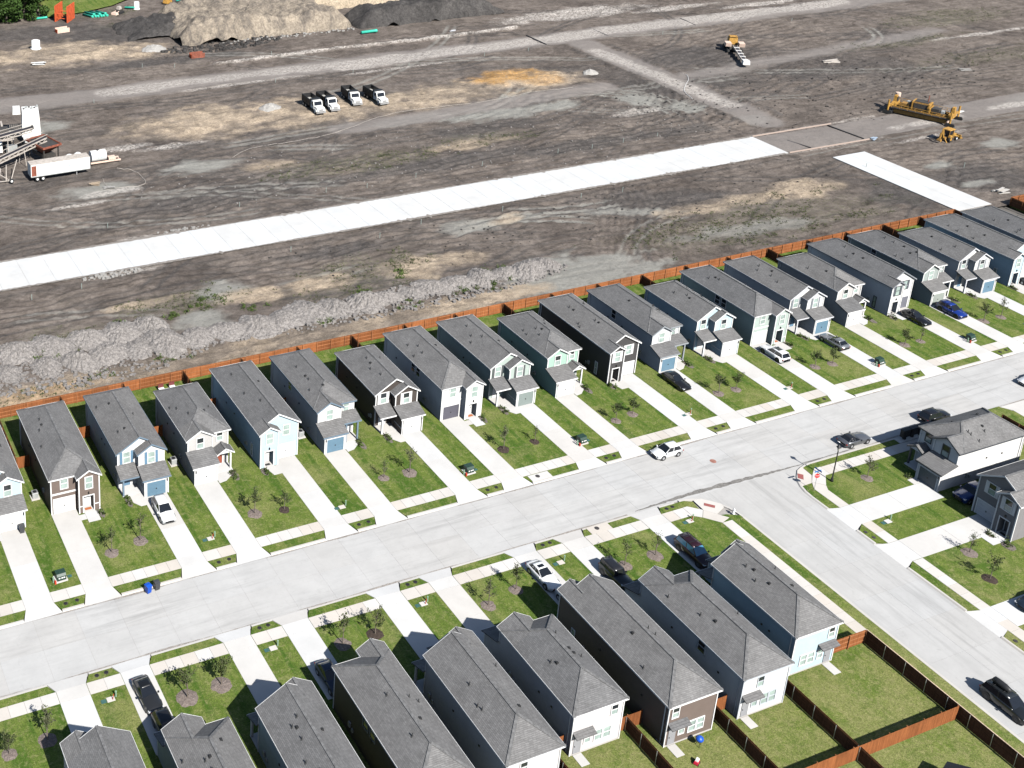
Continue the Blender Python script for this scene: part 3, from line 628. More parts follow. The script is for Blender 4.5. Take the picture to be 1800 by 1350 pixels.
def house(name, label, plan, loc, rot, mirror, wall, trim=None, garage=None, door=None, shutter=None, depth=None, side=(), rear=None, seed=0, gcol=None, panes=('pane_light', 'pane_light'), cat='house', group=None, barge=None, frame=None):
    r = random.Random(seed*13+5)
    root = empty(name, loc, rot, label, cat, group)
    mxv = W if mirror else None
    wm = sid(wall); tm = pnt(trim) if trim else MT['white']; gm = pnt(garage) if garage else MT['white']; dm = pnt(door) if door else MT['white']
    gb = sid(gcol) if gcol else wm; bm = pnt(barge) if barge else tm; fm = pnt(frame) if frame else tm
    def nb(): return B(mxv)
    def part(b, nm, m, parent=root, smooth=False): return b.build(nm, m, parent, smooth)
    def trimbox(*a, nm='trim_board', m=None): return part(nb().box(*a), nm, m or tm)
    def window(cx, y, z0, z1, w_=.88, n=-1, pane=None, shut=None, axis='y', fr=None):
        """window on a wall; axis 'y': wall at y facing n along y; axis 'x': wall at x=cx.. facing n along x (y is then the centre)"""
        f = nb(); h = z1-z0; t = .105
        def bx(b, u0, u1, d0, d1, a, c):
            if axis == 'y':
                q0, q1 = sorted((y+n*d0, y+n*d1)); b.box(cx+u0, cx+u1, q0, q1, a, c)
            else:
                q0, q1 = sorted((cx+n*d0, cx+n*d1)); b.box(q0, q1, y+u0, y+u1, a, c)
        hw = w_/2
        bx(f, -hw-t, -hw, -.03, .07, z0-t, z1+t); bx(f, hw, hw+t, -.03, .07, z0-t, z1+t)
        bx(f, -hw-.001, hw+.001, -.03, .069, z0-t, z0); bx(f, -hw-.001, hw+.001, -.03, .069, z1, z1+t); bx(f, -hw, hw, -.02, .045, (z0+z1)/2-.04, (z0+z1)/2+.04)
        fo = part(f, 'window', fr or fm)
        for k, (a, c) in enumerate(((z0, (z0+z1)/2-.04), ((z0+z1)/2+.04, z1))):
            q = nb(); bx(q, -hw, hw, -.02, .012, a, c); part(q, 'pane', MT[(pane or panes)[k]], fo)
        if shut:
            for sgn in (-1, 1):
                q = nb(); a, c = sorted((sgn*(hw+t+.02), sgn*(hw+t+.36))); bx(q, a, c, -.01, .05, z0-t, z1+t); part(q, 'shutter', pnt(shut))
    def gable_wall(x0, x1, y0, y1, z0, xe0, xe1, ez, nm='gable_wall', m=None):
        """wall from z0 up under a gable whose eaves lie at xe0, xe1 (height ez)"""
        xm = (xe0+xe1)/2; zf = lambda x: ez+PZ*min(x-xe0, xe1-x)-.07
        pts = [(x0, z0), (x1, z0), (x1, zf(x1))]+([(xm, zf(xm))] if x0 < xm < x1 else [])+[(x0, zf(x0))]
        return part(nb().prism_y(pts, y0, y1), nm, m or wm)
    def roofshape(x0, x1, y0, y1, ez, front, back, t=.13, nm='roof', p=PZ):
        run = (x1-x0)/2; xm = x0+run; zr = ez+p*run; yf = y0+(run if front == 'hip' else 0); yb = y1-(run if back == 'hip' else 0)
        V = [(x0, y0, ez), (x1, y0, ez), (x1, y1, ez), (x0, y1, ez), (xm, yf, zr), (xm, yb, zr)]
        F = [(0, 4, 5, 3), (1, 2, 5, 4)]
        if front == 'hip': F.append((0, 1, 4))
        if back == 'hip': F.append((2, 3, 5))
        o = part(nb().shell(V, F, t), nm, MT['roof'])
        def cap(a, c): 
            a = Vector(a)+Vector((0, 0, .006)); c = Vector(c)+Vector((0, 0, .006)); part(nb().bar(a, c, .30, .03), 'ridge_cap', MT['cap'], o)
        cap((xm, yf, zr), (xm, yb, zr))
        if front == 'hip': cap((x0, y0, ez), (xm, yf, zr)); cap((x1, y0, ez), (xm, yf, zr))
        if back == 'hip': cap((x0, y1, ez), (xm, yb, zr)); cap((x1, y1, ez), (xm, yb, zr))
        # fascia boards
        part(nb().box(x0-.035, x0-.002, y0, y1, ez-.17, ez+.015), 'fascia', bm); part(nb().box(x1+.002, x1+.035, y0, y1, ez-.17, ez+.015), 'fascia', bm)
        if front == 'hip': part(nb().box(x0, x1, y0-.035, y0-.002, ez-.17, ez+.015), 'fascia', bm)
        if back == 'hip': part(nb().box(x0, x1, y1+.002, y1+.035, ez-.17, ez+.015), 'fascia', bm)
        if front == 'gable':
            for xa, xb in ((x0-.04, xm), (x1+.04, xm)):
                za = ez-.02; zb = zr+.02; pts = [(xa, za-.20), (xb, zb-.20), (xb, zb), (xa, za)]
                if xa > xb: pts = [(xb, zb-.20), (xa, za-.20), (xa, za), (xb, zb)]
                part(nb().prism_y(pts, y0-.045, y0-.002), 'barge_board', bm)
        return o
    def shed(poly, zs, nm='porch_roof', t=.13):
        V = [(x, y, z) for (x, y), z in zip(poly, zs)]; return part(nb().shell(V, [tuple(range(len(V)))], t), nm, MT['roof'])
    def garage_door(x0, x1, y, h=2.12):
        f = nb(); t = .14; f.box(x0-t, x0, y-.06, y+.02, 0.02, h+t); f.box(x1, x1+t, y-.06, y+.02, .02, h+t); f.box(x0-.001, x1+.001, y-.059, y+.02, h, h+t); part(f, 'garage_trim', tm)
        d = nb(); hh = (h-.03)/4
        for k in range(4): d.box(x0, x1, y-.02, y+.05, .03+k*hh+.012, .03+(k+1)*hh)
        do = part(d, 'garage_door', gm)
        part(nb().box((x0+x1)/2-.07, (x0+x1)/2+.07, y-.05, y-.021, .95, 1.12), 'handle', MT['black'], do)
    def front_door(x0, x1, y, z0=.13):
        f = nb(); f.box(x0-.12, x0, y-.06, y, z0, 2.25); f.box(x1, x1+.12, y-.06, y, z0, 2.25); f.box(x0-.001, x1+.001, y-.059, y, 2.13, 2.25); part(f, 'door_frame', tm)
        d = part(nb().box(x0, x1, y-.03, y+.02, z0, 2.13), 'front_door', dm); part(nb().box(x1-.14, x1-.07, y-.09, y-.031, 1.05, 1.15), 'handle', MT['black'], d)
    def lamp(x, y, z): part(nb().box(x-.07, x+.07, y-.16, y, z, z+.30), 'wall_lamp', MT['black'])
    def corner(x, y0, y1, z0, z1): part(nb().box(min(x-.015, x+.015)-.06, x+.075, y0, y1, z0, z1), 'corner_board', tm)
    back = {'A': 17.05, 'B': 17.15, 'C': 14.75, 'E': 17.2, 'D': 17.25}[plan] if depth is None else depth
    roofs = []
    if plan == 'A':
        part(nb().box(0, W, 1.15, back, 0, 5.36), 'wall', wm)
        roofshape(-.3, W+.3, .85, back+.3, EZ, 'hip', 'hip')
        part(nb().box(3.3, 3.85, .12, 1.149, 0, 2.42), 'porch_pier', wm); part(nb().box(5.22, W-.004, .12, 1.149, 0, 2.42), 'porch_pier', wm)
        gable_wall(3.3, W-.004, .12, 1.149, 2.42, 3.0, W+.3, EZ+.02, 'bay_wall')
        roofshape(3.0, W+.302, -.12, 2.7, EZ+.02, 'gable', 'open')
        window(1.72, 1.15, 3.55, 5.0); window(4.62, .12, 3.5, 5.15)
        trimbox(0, 3.29, 1.09, 1.149, 2.78, 3.02); garage_door(.38, 2.95, 1.149); front_door(4.1, 5.0, 1.148); lamp(4.55, .12, 2.7)
        trimbox(3.76, 3.88, .06, .118, 0, 2.5); trimbox(5.19, 5.31, .06, .118, 0, 2.5); trimbox(3.76, 5.31, .061, .117, 2.38, 2.52)
        trimbox(3.31, 3.75, .07, .117, .95, 1.07); trimbox(5.32, W, .07, .117, .95, 1.07)
        for x, y in ((0, 1.08), (3.3, .05), (W-.02, .05)): part(nb().box(x-.05, x+.10, y, y+.12, 0, 5.28), 'corner_board', tm)
        part(nb().box(3.86, 5.21, .0, 1.14, 0, .12), 'porch_floor', MT['drive']); part(nb().box(4.15, 5.0, .35, .8, .121, .135), 'door_mat', MT['mat_orange' if seed % 2 else 'black'])
        ym = lambda y: 0
    elif plan == 'B':
        part(nb().box(0, W, 3.25, back, 0, 5.36), 'wall', wm)
        roofshape(-.3, W+.3, 2.95, back+.3, EZ, 'gable', 'hip')
        gable_wall(0.003, W-.003, 3.22, 3.30, 5.30, -.3, W+.3, EZ)
        gable_wall(2.5, W-.004, 2.15, 3.245, 0, 2.2, W+.3, EZ+.02, 'bay_wall')
        roofshape(2.2, W+.302, 1.88, 4.6, EZ+.02, 'gable', 'open', p=PZ)
        part(nb().box(2.55, 5.80, .15, 2.149, 0, 2.62), 'garage_wall', gb)
        shed([(2.25, -.12), (6.1, -.12), (6.1, 2.148), (2.25, 2.148)], [2.70, 2.70, 3.5, 3.5], 'garage_roof')
        b = nb(); b.prism_x([(.15, 2.6), (2.149, 2.6), (2.149, 3.42)], 2.555, 5.795); part(b, 'garage_gable', gb)
        part(nb().box(2.24, 6.11, -.155, -.122, 2.52, 2.715), 'fascia', bm)
        shed([(-.32, 1.1), (2.24, 1.1), (2.24, 3.248), (-.32, 3.248)], [2.70, 2.70, 3.48, 3.48], 'porch_roof')
        part(nb().box(-.33, 2.23, 1.065, 1.098, 2.52, 2.715), 'fascia', bm)
        part(nb().box(0.02, .24, 1.25, 1.47, 0, 2.58), 'porch_post', bm); part(nb().box(0.0, 2.54, 1.2, 3.249, 0, .12), 'porch_floor', MT['drive'])
        sh = shutter
        window(1.2, 3.22, 3.62, 5.2, shut=sh); window(4.2, 2.15, 3.62, 5.2, shut=sh)
        garage_door(2.9, 5.4, .149); front_door(.75, 1.65, 3.249); lamp(5.6, .15, 1.9)
        trimbox(2.50, 2.549, .16, 2.14, 1.0, 1.1)
        for x, y, z0 in ((0.0, 3.15, 0), (2.5, 2.08, 3.2), (W-.05, 2.08, 2.9)): part(nb().box(x-.05, x+.10, y, y+.12, z0, 5.28), 'corner_board', tm)
        for x in (2.55, 5.72): part(nb().box(x-.03, x+.11, .08, .2, 0, 2.6), 'corner_board', tm)
    elif plan in 'CE':
        part(nb().box(0, W, 3.25, back, 0, 5.36), 'wall', wm)
        roofshape(-.3, W+.3, 2.95, back+.3, EZ, 'hip', 'hip')
        yg = 2.6 if plan == 'C' else 2.3
        gable_wall(.004, 3.5, yg, 3.249, 0, -.3, 3.8, EZ+.02, 'bay_wall')
        roofshape(-.302, 3.8, yg-.28, 5.2, EZ+.02, 'gable', 'open')
        part(nb().box(0.0, 3.2, .12, yg-.001, 0, 2.62), 'garage_wall', gb)
        b = nb(); b.prism_x([(.12, 2.6), (yg-.001, 2.6), (yg-.001, 3.45)], .005, 3.195); part(b, 'garage_gable', gb)
        if plan == 'C':
            shed([(-.3, -.14), (3.5, -.14), (3.5, yg-.002), (-.3, yg-.002)], [2.70, 2.70, 3.55, 3.55], 'garage_roof')
            part(nb().box(-.31, 3.51, -.175, -.142, 2.52, 2.715), 'fascia', bm)
            roofshape(3.75, 6.2, 1.55, 3.24, 2.72, 'gable', 'open', nm='porch_roof')
            zf = 2.72; part(nb().prism_y([(3.95, zf-.1), (6.0, zf-.1), (6.0, zf+.05), (4.975, zf+.62), (3.95, zf+.05)], 1.72, 1.78), 'porch_gable', tm)
            part(nb().box(5.66, 5.88, 1.75, 1.97, 0, 2.66), 'porch_post', bm)
        else:
            k = (3.55-2.70)/(yg+.14); zb = 2.70+k*(1.25+.14)
            shed([(-.3, -.14), (3.5, -.14), (3.5, 1.25), (6.2, 1.25), (6.2, yg-.002), (-.3, yg-.002)], [2.70, 2.70, zb, zb, 3.55, 3.55], 'garage_roof')
            shed([(3.52, yg), (6.2, yg), (6.2, 3.24), (3.52, 3.24)], [3.555, 3.555, 3.84, 3.84], 'porch_roof')
            part(nb().box(-.31, 3.51, -.175, -.142, 2.52, 2.715), 'fascia', bm); part(nb().box(3.52, 6.21, 1.215, 1.248, zb-.18, zb+.015), 'fascia', bm)
            part(nb().box(5.62, 5.84, 1.4, 1.62, 0, zb-.1), 'porch_post', bm); part(nb().box(3.9, 4.1, 1.4, 1.6, 0, zb-.1), 'porch_post', bm)
        part(nb().box(3.21, 5.95, 1.4, 3.248, 0, .12), 'porch_floor', MT['drive'])
        window(1.75, yg, 3.66, 5.2, shut=shutter); window(4.75, 3.25, 3.75, 5.1, .78)
        garage_door(.38, 2.88, .119); front_door(4.25, 5.15, 3.249); lamp(.18, .12, 1.9)
        for x, y, z0 in ((0.0, yg-.07, 3.3), (3.42, yg-.07, 3.3), (W-.05, 3.17, 0)): part(nb().box(x-.05, x+.10, y, y+.12, z0, 5.28), 'corner_board', tm)
        for x in (0.0, 3.12): part(nb().box(x-.03, x+.11, .05, .17, 0, 2.6), 'corner_board', tm)
    elif plan == 'D':
        part(nb().box(0, W, 1.4, back, 0, 5.36), 'wall', wm)
        roofshape(-.3, W+.3, 1.12, back+.3, EZ, 'gable', 'hip')
        gable_wall(0.003, W-.003, 1.37, 1.45, 5.3, -.3, W+.3, EZ)
        part(nb().box(.004, .65, .32, 1.399, 0, 2.42), 'porch_pier', wm); part(nb().box(1.9, 2.6, .32, 1.399, 0, 2.42), 'porch_pier', wm)
        gable_wall(.004, 2.6, .32, 1.399, 2.42, -.3, 2.85, EZ+.02, 'bay_wall')
        roofshape(-.302, 2.85, .06, 2.4, EZ+.02, 'gable', 'open')
        window(1.28, .32, 3.58, 5.15, shut=shutter); window(4.2, 1.4, 3.62, 5.1, shut=shutter)
        garage_door(3.0, 5.5, 1.399); front_door(.85, 1.7, 1.398); lamp(1.28, .32, 2.7)
        trimbox(.55, .67, .26, .318, 0, 2.5); trimbox(1.88, 2.0, .26, .318, 0, 2.5); trimbox(.55, 2.0, .261, .317, 2.38, 2.52)
        for x, y in ((0, .25), (2.5, .25), (W-.05, 1.33)): part(nb().box(x-.05, x+.10, y, y+.12, 0, 5.28), 'corner_board', tm)
        part(nb().box(.66, 1.89, .22, 1.39, 0, .12), 'porch_floor', MT['drive']); part(nb().box(.9, 1.6, .45, .85, .121, .135), 'door_mat', MT['black'])
        window(.0, 3.0, .35, 2.2, .42, -1, ('pane_light', 'pane_light'), axis='x')
    for x in (0.0, W): part(nb().box(x-.06, x+.06, back-.06, back+.06, 0, 5.25), 'corner_board', tm)
    part(nb().box(-.04, W+.04, back-1.0, back+.05, -.1, .14), 'plinth', MT['kerb'])
    for s_ in side:                      # side windows: (x wall 0/W, y, count)
        for k in range(s_[2]): window(s_[0], s_[1]+k*1.35, 3.55, 4.95, .9, -1 if s_[0] == 0 else 1, ('pane_dark', 'pane_dark'), axis='x', fr=pnt((.16, .17, .19)) if wall[0] < .3 else None)
    if rear:
        flip = rear.get('flip', False); fx = (lambda x: W-x) if flip else (lambda x: x)
        # rear door with canopy, single, pair and upper window, seen from the yard
        window(fx(1.95), back, 1.05, 2.15, .62, 1); window(fx(3.25), back, .9, 2.2, .8, 1); window(fx(4.28), back, .9, 2.2, .8, 1)
        window(fx(rear.get('up', .85)), back, 3.5, 4.7, .72, 1, ('pane_light', 'pane_dark'))
        a, c = sorted((fx(.35), fx(1.25))); d = part(nb().box(a, c, back+.001, back+.06, .14, 2.2), 'rear_door', pnt((.30, .30, .31))); part(nb().box(a+.1, a+.17, back+.061, back+.12, 1.05, 1.15), 'handle', MT['black'], d)
        a, c = sorted((fx(.05), fx(2.45))); shed([(a, back+.002), (c, back+.002), (c, back+.75), (a, back+.75)][::-1], [2.72, 2.72, 2.98, 2.98][::1], 'canopy_roof', .1)
    # roof vents
    n_p = r.randint(3, 5); xm = W/2
    def rz(x): return EZ+PZ*min(x+.3, W+.3-x)
    for k in range(n_p):
        x = r.choice([r.uniform(.15, 2.3), r.uniform(.15, 2.3), r.uniform(3.6, 5.7)]); y = r.uniform(5.2, back-3.6); z = rz(x)
        q = nb(); q.cyl((x, y, z-.15), (x, y, z+.38), .06, .055, 8); q.cyl((x, y, z-.12), (x, y, z+.07), .17, .08, 8); part(q, 'pipe_vent', MT['pipevent'])
    for k in range(r.randint(1, 3)):
        x = r.choice([1.8, 2.2, 3.9])+r.uniform(-.3, .2); y = r.uniform(5.5, back-3.8); z = rz(x)
        part(nb().box(x-.16, x+.16, y-.16, y+.16, z-.15, z+.15, .04), 'box_vent', MT['vent'])
    # meter boxes and outlets on the side wall
    yq = r.uniform(3.8, 5.0)
    part(nb().box(-.16, -.002, yq, yq+.35, 1.0, 1.55), 'meter_box', MT['acgrey']); part(nb().box(-.12, -.002, yq+.6, yq+.85, .8, 1.2), 'meter_box', MT['acgrey'])
    for k in range(2):
        yy = r.uniform(7, back-3); part(nb().box(-.09, -.002, yy, yy+.18, 3.1, 3.28), 'wall_vent', MT['vent'])
    part(nb().box(-.09, -.012, back-.5, back-.42, .15, 5.2), 'downspout', tm)
    return root

TAUPE = (.175, .135, .115); WHITE = (.72, .71, .69); LGREY = (.52, .50, .48); LBLUE = (.47, .60, .66); DBROWN = (.075, .062, .055); SAGE = (.42, .49, .445)
MINT = (.37, .53, .44); CHAR = (.070, .066, .066); GREYW = (.60, .61, .62); SLATE = (.34, .38, .36); BLUEP = (.13, .23, .33); BGAR = (.125, .215, .29); WARMG = (.62, .59, .57)
SLB = (.16, .22, .28)
up_spec = [  # plan, wall, barge, garage, door, shutter, depth, side, words
 ('B', LBLUE, None, None, None, None, 14.75, (), 'pale blue two gable house cut by the left edge'),
 ('A', TAUPE, None, None, None, None, None, (), 'taupe house with white trim and white garage'),
 ('B', WHITE, SLB, BGAR, BLUEP, BLUEP, None, (), 'white house with blue shutters and blue garage'),
 ('C', LGREY, None, None, (.28, .07, .04), None, None, (), 'light grey house with red door, white garage'),
 ('D', LBLUE, None, None, None, None, None, (), 'pale blue house with wide gable and recessed entry'),
 ('E', WHITE, SLB, BGAR, None, None, None, ((0, 11, 1),), 'white house with slate trim, posts and blue garage'),
 ('B', DBROWN, None, None, None, WHITE, 14.75, (), 'dark brown house with white shutters and garage'),
 ('A', WHITE, (.62, .62, .62), (.10, .097, .12), None, None, None, ((0, 7.5, 2),), 'white hip roof house with charcoal garage door'),
 ('B', SAGE, None, (.23, .27, .255), None, (.10, .11, .11), None, (), 'sage green house with dark shutters'),
 ('C', MINT, None, None, None, None, None, (), 'mint green house with small gabled porch'),
 ('D', CHAR, None, None, None, WHITE, None, (), 'charcoal house with white shutters and garage'),
 ('E', GREYW, (.30, .32, .34), BGAR, None, None, None, ((0, 11, 1),), 'grey white house behind the black sedan'),
 ('B', LBLUE, None, None, None, None, 14.75, (), 'pale blue two gable house with white garage'),
 ('A', SAGE, None, None, None, None, None, ((0, 7.5, 2),), 'sage hip roof house with paired side windows'),
 ('B', WHITE, (.60, .60, .62), BGAR, BLUEP, (.20, .22, .24), None, (), 'white house with grey shutters, grey car before it'),
 ('C', LGREY, None, None, None, None, None, (), 'light grey house with gabled porch'),
 ('D', WHITE, (.25, .26, .28), (.16, .16, .19), None, (.10, .11, .13), None, (), 'white house with dark shutters and garage'),
 ('E', SLATE, None, (.30, .33, .30), None, None, None, ((0, 12, 1),), 'grey green house behind the blue car'),
 ('B', WHITE, (.62, .62, .64), BGAR, BLUEP, (.22, .24, .26), 14.75, (), 'white house with grey shutters and blue garage'),
 ('D', LBLUE, None, None, None, None, None, (), 'pale blue house cut by the right edge'),
 ('E', WHITE, None, None, None, None, None, (), 'house showing only its roof, right edge')]
HU = []
for i, (pl, wc, tc, gc, dc, sc, dp, sd, words) in enumerate(up_spec):
    x = 30.25+LOT0*(i-1); pa = ('pane_light', 'pane_light') if i % 3 else ('pane_light', 'pane_dark')
    HU.append(house('house', words+', upper row, '+nth(i), pl, (x, 123.75, 0), 0, False, wc, None, gc, dc, sc, dp, sd, None, i, {2: GREYW, 5: GREYW}.get(i), pa, group='houses of the upper row', barge=tc, frame=(.08, .085, .09) if i == 16 else None))
lo_spec = [
 ('D', WARMG, None, None, None, None, None, (), None, 'house showing only its roof at the bottom left'),
 ('E', SLATE, None, None, None, None, None, (), None, 'house with two front gables above parked black cars'),
 ('B', (.50, .56, .56), None, None, None, None, None, (), None, 'pale grey green house with dark pipe vents on its roof'),
 ('A', DBROWN, None, None, None, None, None, ((0, 7.5, 2),), None, 'dark brown house with paired side windows and white eaves'),
 ('B', WARMG, (.66, .66, .66), None, None, None, None, (), dict(up=1.9), 'off white house with its rear wall at the bottom edge'),
 ('C', (.64, .60, .59), None, None, None, None, None, (), dict(up=4.9), 'pinkish grey house with rear canopy and patio slab'),
 ('D', TAUPE, None, None, None, None, None, (), dict(up=.85), 'taupe house with blue kettle grill behind it'),
 ('E', WHITE, (.52, .55, .58), None, None, None, None, ((0, 11.5, 1),), dict(up=2.3), 'white house with rear canopy, beside the fenced yard'),
 ('B', LBLUE, None, None, None, None, 14.75, (), dict(up=.85, flip=True), 'pale blue corner house beside the side street')]
HL = []
for j, (pl, wc, tc, gc, dc, sc, dp, sd, rr, words) in enumerate(lo_spec):
    x = 21.0+9.335*j
    # street side is +y here; the plan is the mirror image of the upper row's
    if rr: rr = dict(rr)
    sd2 = tuple((W if s_[0] == 0 else 0, s_[1], s_[2]) for s_ in sd); sd2 = sd
    HL.append(house('house', words+', lower row', pl, (x+W, 86.25, 0), math.pi, True, wc, tc, gc, dc, sc, dp, sd2, rr, 40+j, None, group='houses of the lower row'))
house('house', 'white house with black window frames and dark garage at the street corner', 'C', (137.7, 93.95, 0), -math.pi/2, True, WHITE, None, (.10, .12, .14), None, None, None, (), None, 71, panes=('pane_light', 'pane_dark'), barge=(.07, .075, .085), frame=(.06, .065, .07))
house('house', 'grey house with white shutters facing the side street', 'D', (137.25, 83.75, 0), -math.pi/2, True, (.235, .225, .225), None, (.60, .60, .62), (.10, .10, .11), WHITE, None, (), None, 72, panes=('pane_light', 'pane_dark'))

# paths, patio slabs, planting beds
def path(poly, z=.045): sheet('path', poly, z, MT['drive'], t=.12)
for i, sp in enumerate(up_spec):
    x = 30.25+LOT0*(i-1); y = 123.75; pl = sp[0]
    if pl == 'A': path(rect(x+3.95, x+5.5, y-1.9, y+.0)); path(rect(x+3.12, x+3.93, y-1.2, y-.2), .043)
    if pl == 'B': path([(x+.9, y+1.18), (x+.9, y-.3), (x+1.6, y-1.3), (x+2.7, y-1.3), (x+2.52, y+1.18)][::1])
    if pl in 'CE': path([(x+3.25, y-.6), (x+4.3, y-.4), (x+5.3, y+.4), (x+5.3, y+1.38), (x+3.25, y+1.38)])
    if pl == 'D': path([(x+.75, y+.2), (x+1.2, y-1.6), (x+2.9, y-1.6), (x+2.9, y+1.3), (x+2.62, y+1.3), (x+2.62, y+.2)][::1])
def bed(cx, cy, lx, ly, n, label, dark=False):
    t = empty('flower_bed', (cx, cy, 0), 0, label, 'flower bed', 'planting beds in front of the houses')
    r = random.Random(int(cx*7)); b = B(); pts = [(lx*math.cos(a)*r.uniform(.85, 1.05), ly*math.sin(a)*r.uniform(.85, 1.05)) for a in [k*.523 for k in range(12)]]
    b.prism_z(pts, -.05, .05); b.build('soil', MT['flowerbed'], t)
    for k in range(n):
        px, py = r.uniform(-lx, lx)*.7, r.uniform(-ly, ly)*.7; h = r.uniform(.28, .55)
        L = leaf_cloud([(px+r.gauss(0, .13), py+r.gauss(0, .13), .08+abs(r.gauss(0, h*.5))) for _ in range(26)], .22, .5, k+int(cx*3)); L.build('shrub', MT['shrub'] if r.random() < .75 else MT['leaf'], t)
for i, sp in enumerate(up_spec):
    if i in (0, 20): continue
    x = 30.25+LOT0*(i-1); y = 123.75; pl = sp[0]; lb = 'small planting bed before upper row house %s' % nth(i)
    if pl == 'A': bed(x+5.9, y-.6, .45, 1.1, 4, lb)
    if pl == 'B': bed(x+.45, y+.1, .42, 1.2, 5, lb)
    if pl in 'CE': bed(x+5.75, y+.2, .5, 1.2, 6, lb)
    if pl == 'D': bed(x+.35, y-.55, .5, .85, 5, lb)
bed(137.2, 91.6, .5, .5, 3, 'small planting bed by the porch of the white corner house'); bed(136.3, 79.6, .35, .6, 3, 'planting bed left of the entry of the grey side street house'); bed(136.6, 77.3, .7, .9, 5, 'planting bed right of the entry of the grey side street house')
sheet('path', rect(135.0, 137.4, 78.1, 80.0), .045, MT['drive'], t=.12); sheet('path', rect(136.4, 137.75, 90.2, 91.2), .045, MT['drive'], t=.12)
for j in (4, 5, 6, 7, 8):
    x = 21.0+9.335*j; yb = 86.25-{'B': 17.15, 'C': 14.75, 'D': 17.25, 'E': 17.2}[lo_spec[j][0]]
    if j == 8: yb = 86.25-14.75; sheet('patio', rect(x+4.6, x+5.6, yb-1.7, yb-.1), .05, MT['drive'], t=.12)
    else: sheet('patio', rect(x+.35, x+1.35, yb-1.5, yb-.1), .05, MT['drive'], t=.12)
# ================================================================ FENCES
def fence(label, x0, y0, x1, y1, railside=1, h=1.8, post='wood', cap=False, mat='fence', bay=2.4, drop=0.0):
    """board fence from (x0,y0) to (x1,y1); rails and posts on the left (railside=1) or right of the run"""
    L = math.hypot(x1-x0, y1-y0); t = empty('fence', (x0, y0, 0), math.atan2(y1-y0, x1-x0), label, 'fence')
    n = max(1, round(L/bay)); bw = L/n; r = random.Random(int(x0*10+y0)); cache = {}
    def panel(w_, key):
        if key in cache: return cache[key]
        b = B(); m = max(2, round(w_/.145)); pw = w_/m
        for i in range(m):
            hh = h+r.uniform(-.012, .012); th = r.uniform(.0, .006); b.box(i*pw+.004, (i+1)*pw-.004, -.012-th, .010-th, .04, hh)
        cache[key] = b.mesh('board_panel', MT[mat]); return cache[key]
    for i in range(n):
        o = put('board_panel', panel(bw, i % 4), t, (i*bw, 0, 0)); tag(o, kind='stuff')
        for z in (.35, .95, 1.55):
            q = B(); q.box(i*bw+.01, (i+1)*bw-.01, *sorted((railside*.012, railside*.052)), z, z+.11); q.build('rail', MT['rail' if mat == 'fence' else mat], t)
    for i in range(n+1):
        q = B()
        if post == 'wood': q.box(i*bw-.05, i*bw+.05, *sorted((railside*.054, railside*.15)), 0, h-.02); q.build('post', MT['rail' if mat == 'fence' else mat], t)
        else: q.cyl((i*bw, railside*.085, 0), (i*bw, railside*.085, h-.05), .034, .034, 8); q.build('post', MT['galv'], t)
    if cap:
        q = B(); q.box(0, L, -.05, .06, h+.015, h+.05); q.build('cap_rail', MT['fencecap'], t)
    return t
MT['fencecap'] = wood('fence_cap_bleached', (.55, .42, .30))
LOT = [28.4+9.375*k for k in range(0, 21)]
fence('long orange cedar fence behind the upper row of houses, facing the dirt', 18.5, 147.75, 216.0, 147.75, -1)
for k, xl in enumerate(LOT):
    fence('cedar yard divider right of the upper row house %s' % nth(k), xl, 136.0 if k % 3 == 0 else 139.3, xl, 147.6, 1, mat='fence_shaded')
    if k < 20 and k % 2 == 0: 
        fence('short cedar cross fence left of the upper row house %s' % nth(k+1), xl+.06, 135.6, xl+1.75, 135.6, 1, bay=1.7)
    elif k < 20: fence('short cedar cross fence left of the upper row house %s' % nth(k+1), xl+.06, 139.1, xl+1.75, 139.1, 1, bay=1.7)
fence('shade-darkened cedar fence with steel posts along the side street pavement', 107.05, 72.05, 107.05, 40, -1, post='steel', cap=True, mat='fence_shaded')
fence('short cedar fence joining the pale blue corner house to the street fence', 102.2, 72.1, 106.98, 72.1, -1, bay=2.3)
fence('cedar fence with steel posts between the corner house yard and the white house yard', 93.55, 71.5, 93.55, 61.05, -1, post='steel', mat='fence_shaded')
fence('cedar fence with steel posts between the white house and taupe house yards', 84.2, 70.4, 84.2, 61.05, -1, post='steel', mat='fence_shaded')
fence('cedar fence with steel posts between the taupe and pinkish grey house yards', 74.9, 72.0, 74.9, 61.05, -1, post='steel', mat='fence_shaded')
fence('cedar fence at the bottom edge between the off white and pinkish grey house yards', 65.6, 72.0, 65.6, 61.05, -1, post='steel', mat='fence_shaded')
fence('back boundary cedar fence of the corner house and white house yards', 60, 60.95, 106.95, 60.95, 1, mat='fence')
fence('cedar fence running on below the back boundary at the bottom edge', 93.55, 60.85, 93.55, 48, -1, post='steel', mat='fence_shaded')
fence('short cedar cross fence between the taupe and white houses', 84.25, 70.5, 86.2, 70.5, 1, bay=1.9)
fence('short cedar cross fence between the pinkish grey and taupe houses', 73.3, 72.1, 76.9, 72.1, 1, bay=1.8)
fence('short cedar cross fence between the off white and pinkish grey houses', 65.7, 72.4, 67.6, 72.4, 1, bay=1.9)
fence('cedar fence at the back of the white corner house lot', 159.4, 95.5, 159.4, 76, -1, mat='fence_shaded')
fence('cedar fence at the right edge beside the new road stub', 231.5, 147.8, 250, 147.8, -1)
fence('cedar side fence at the right edge behind the last roofs', 231.5, 136, 231.5, 147.6, 1, mat='fence_shaded')

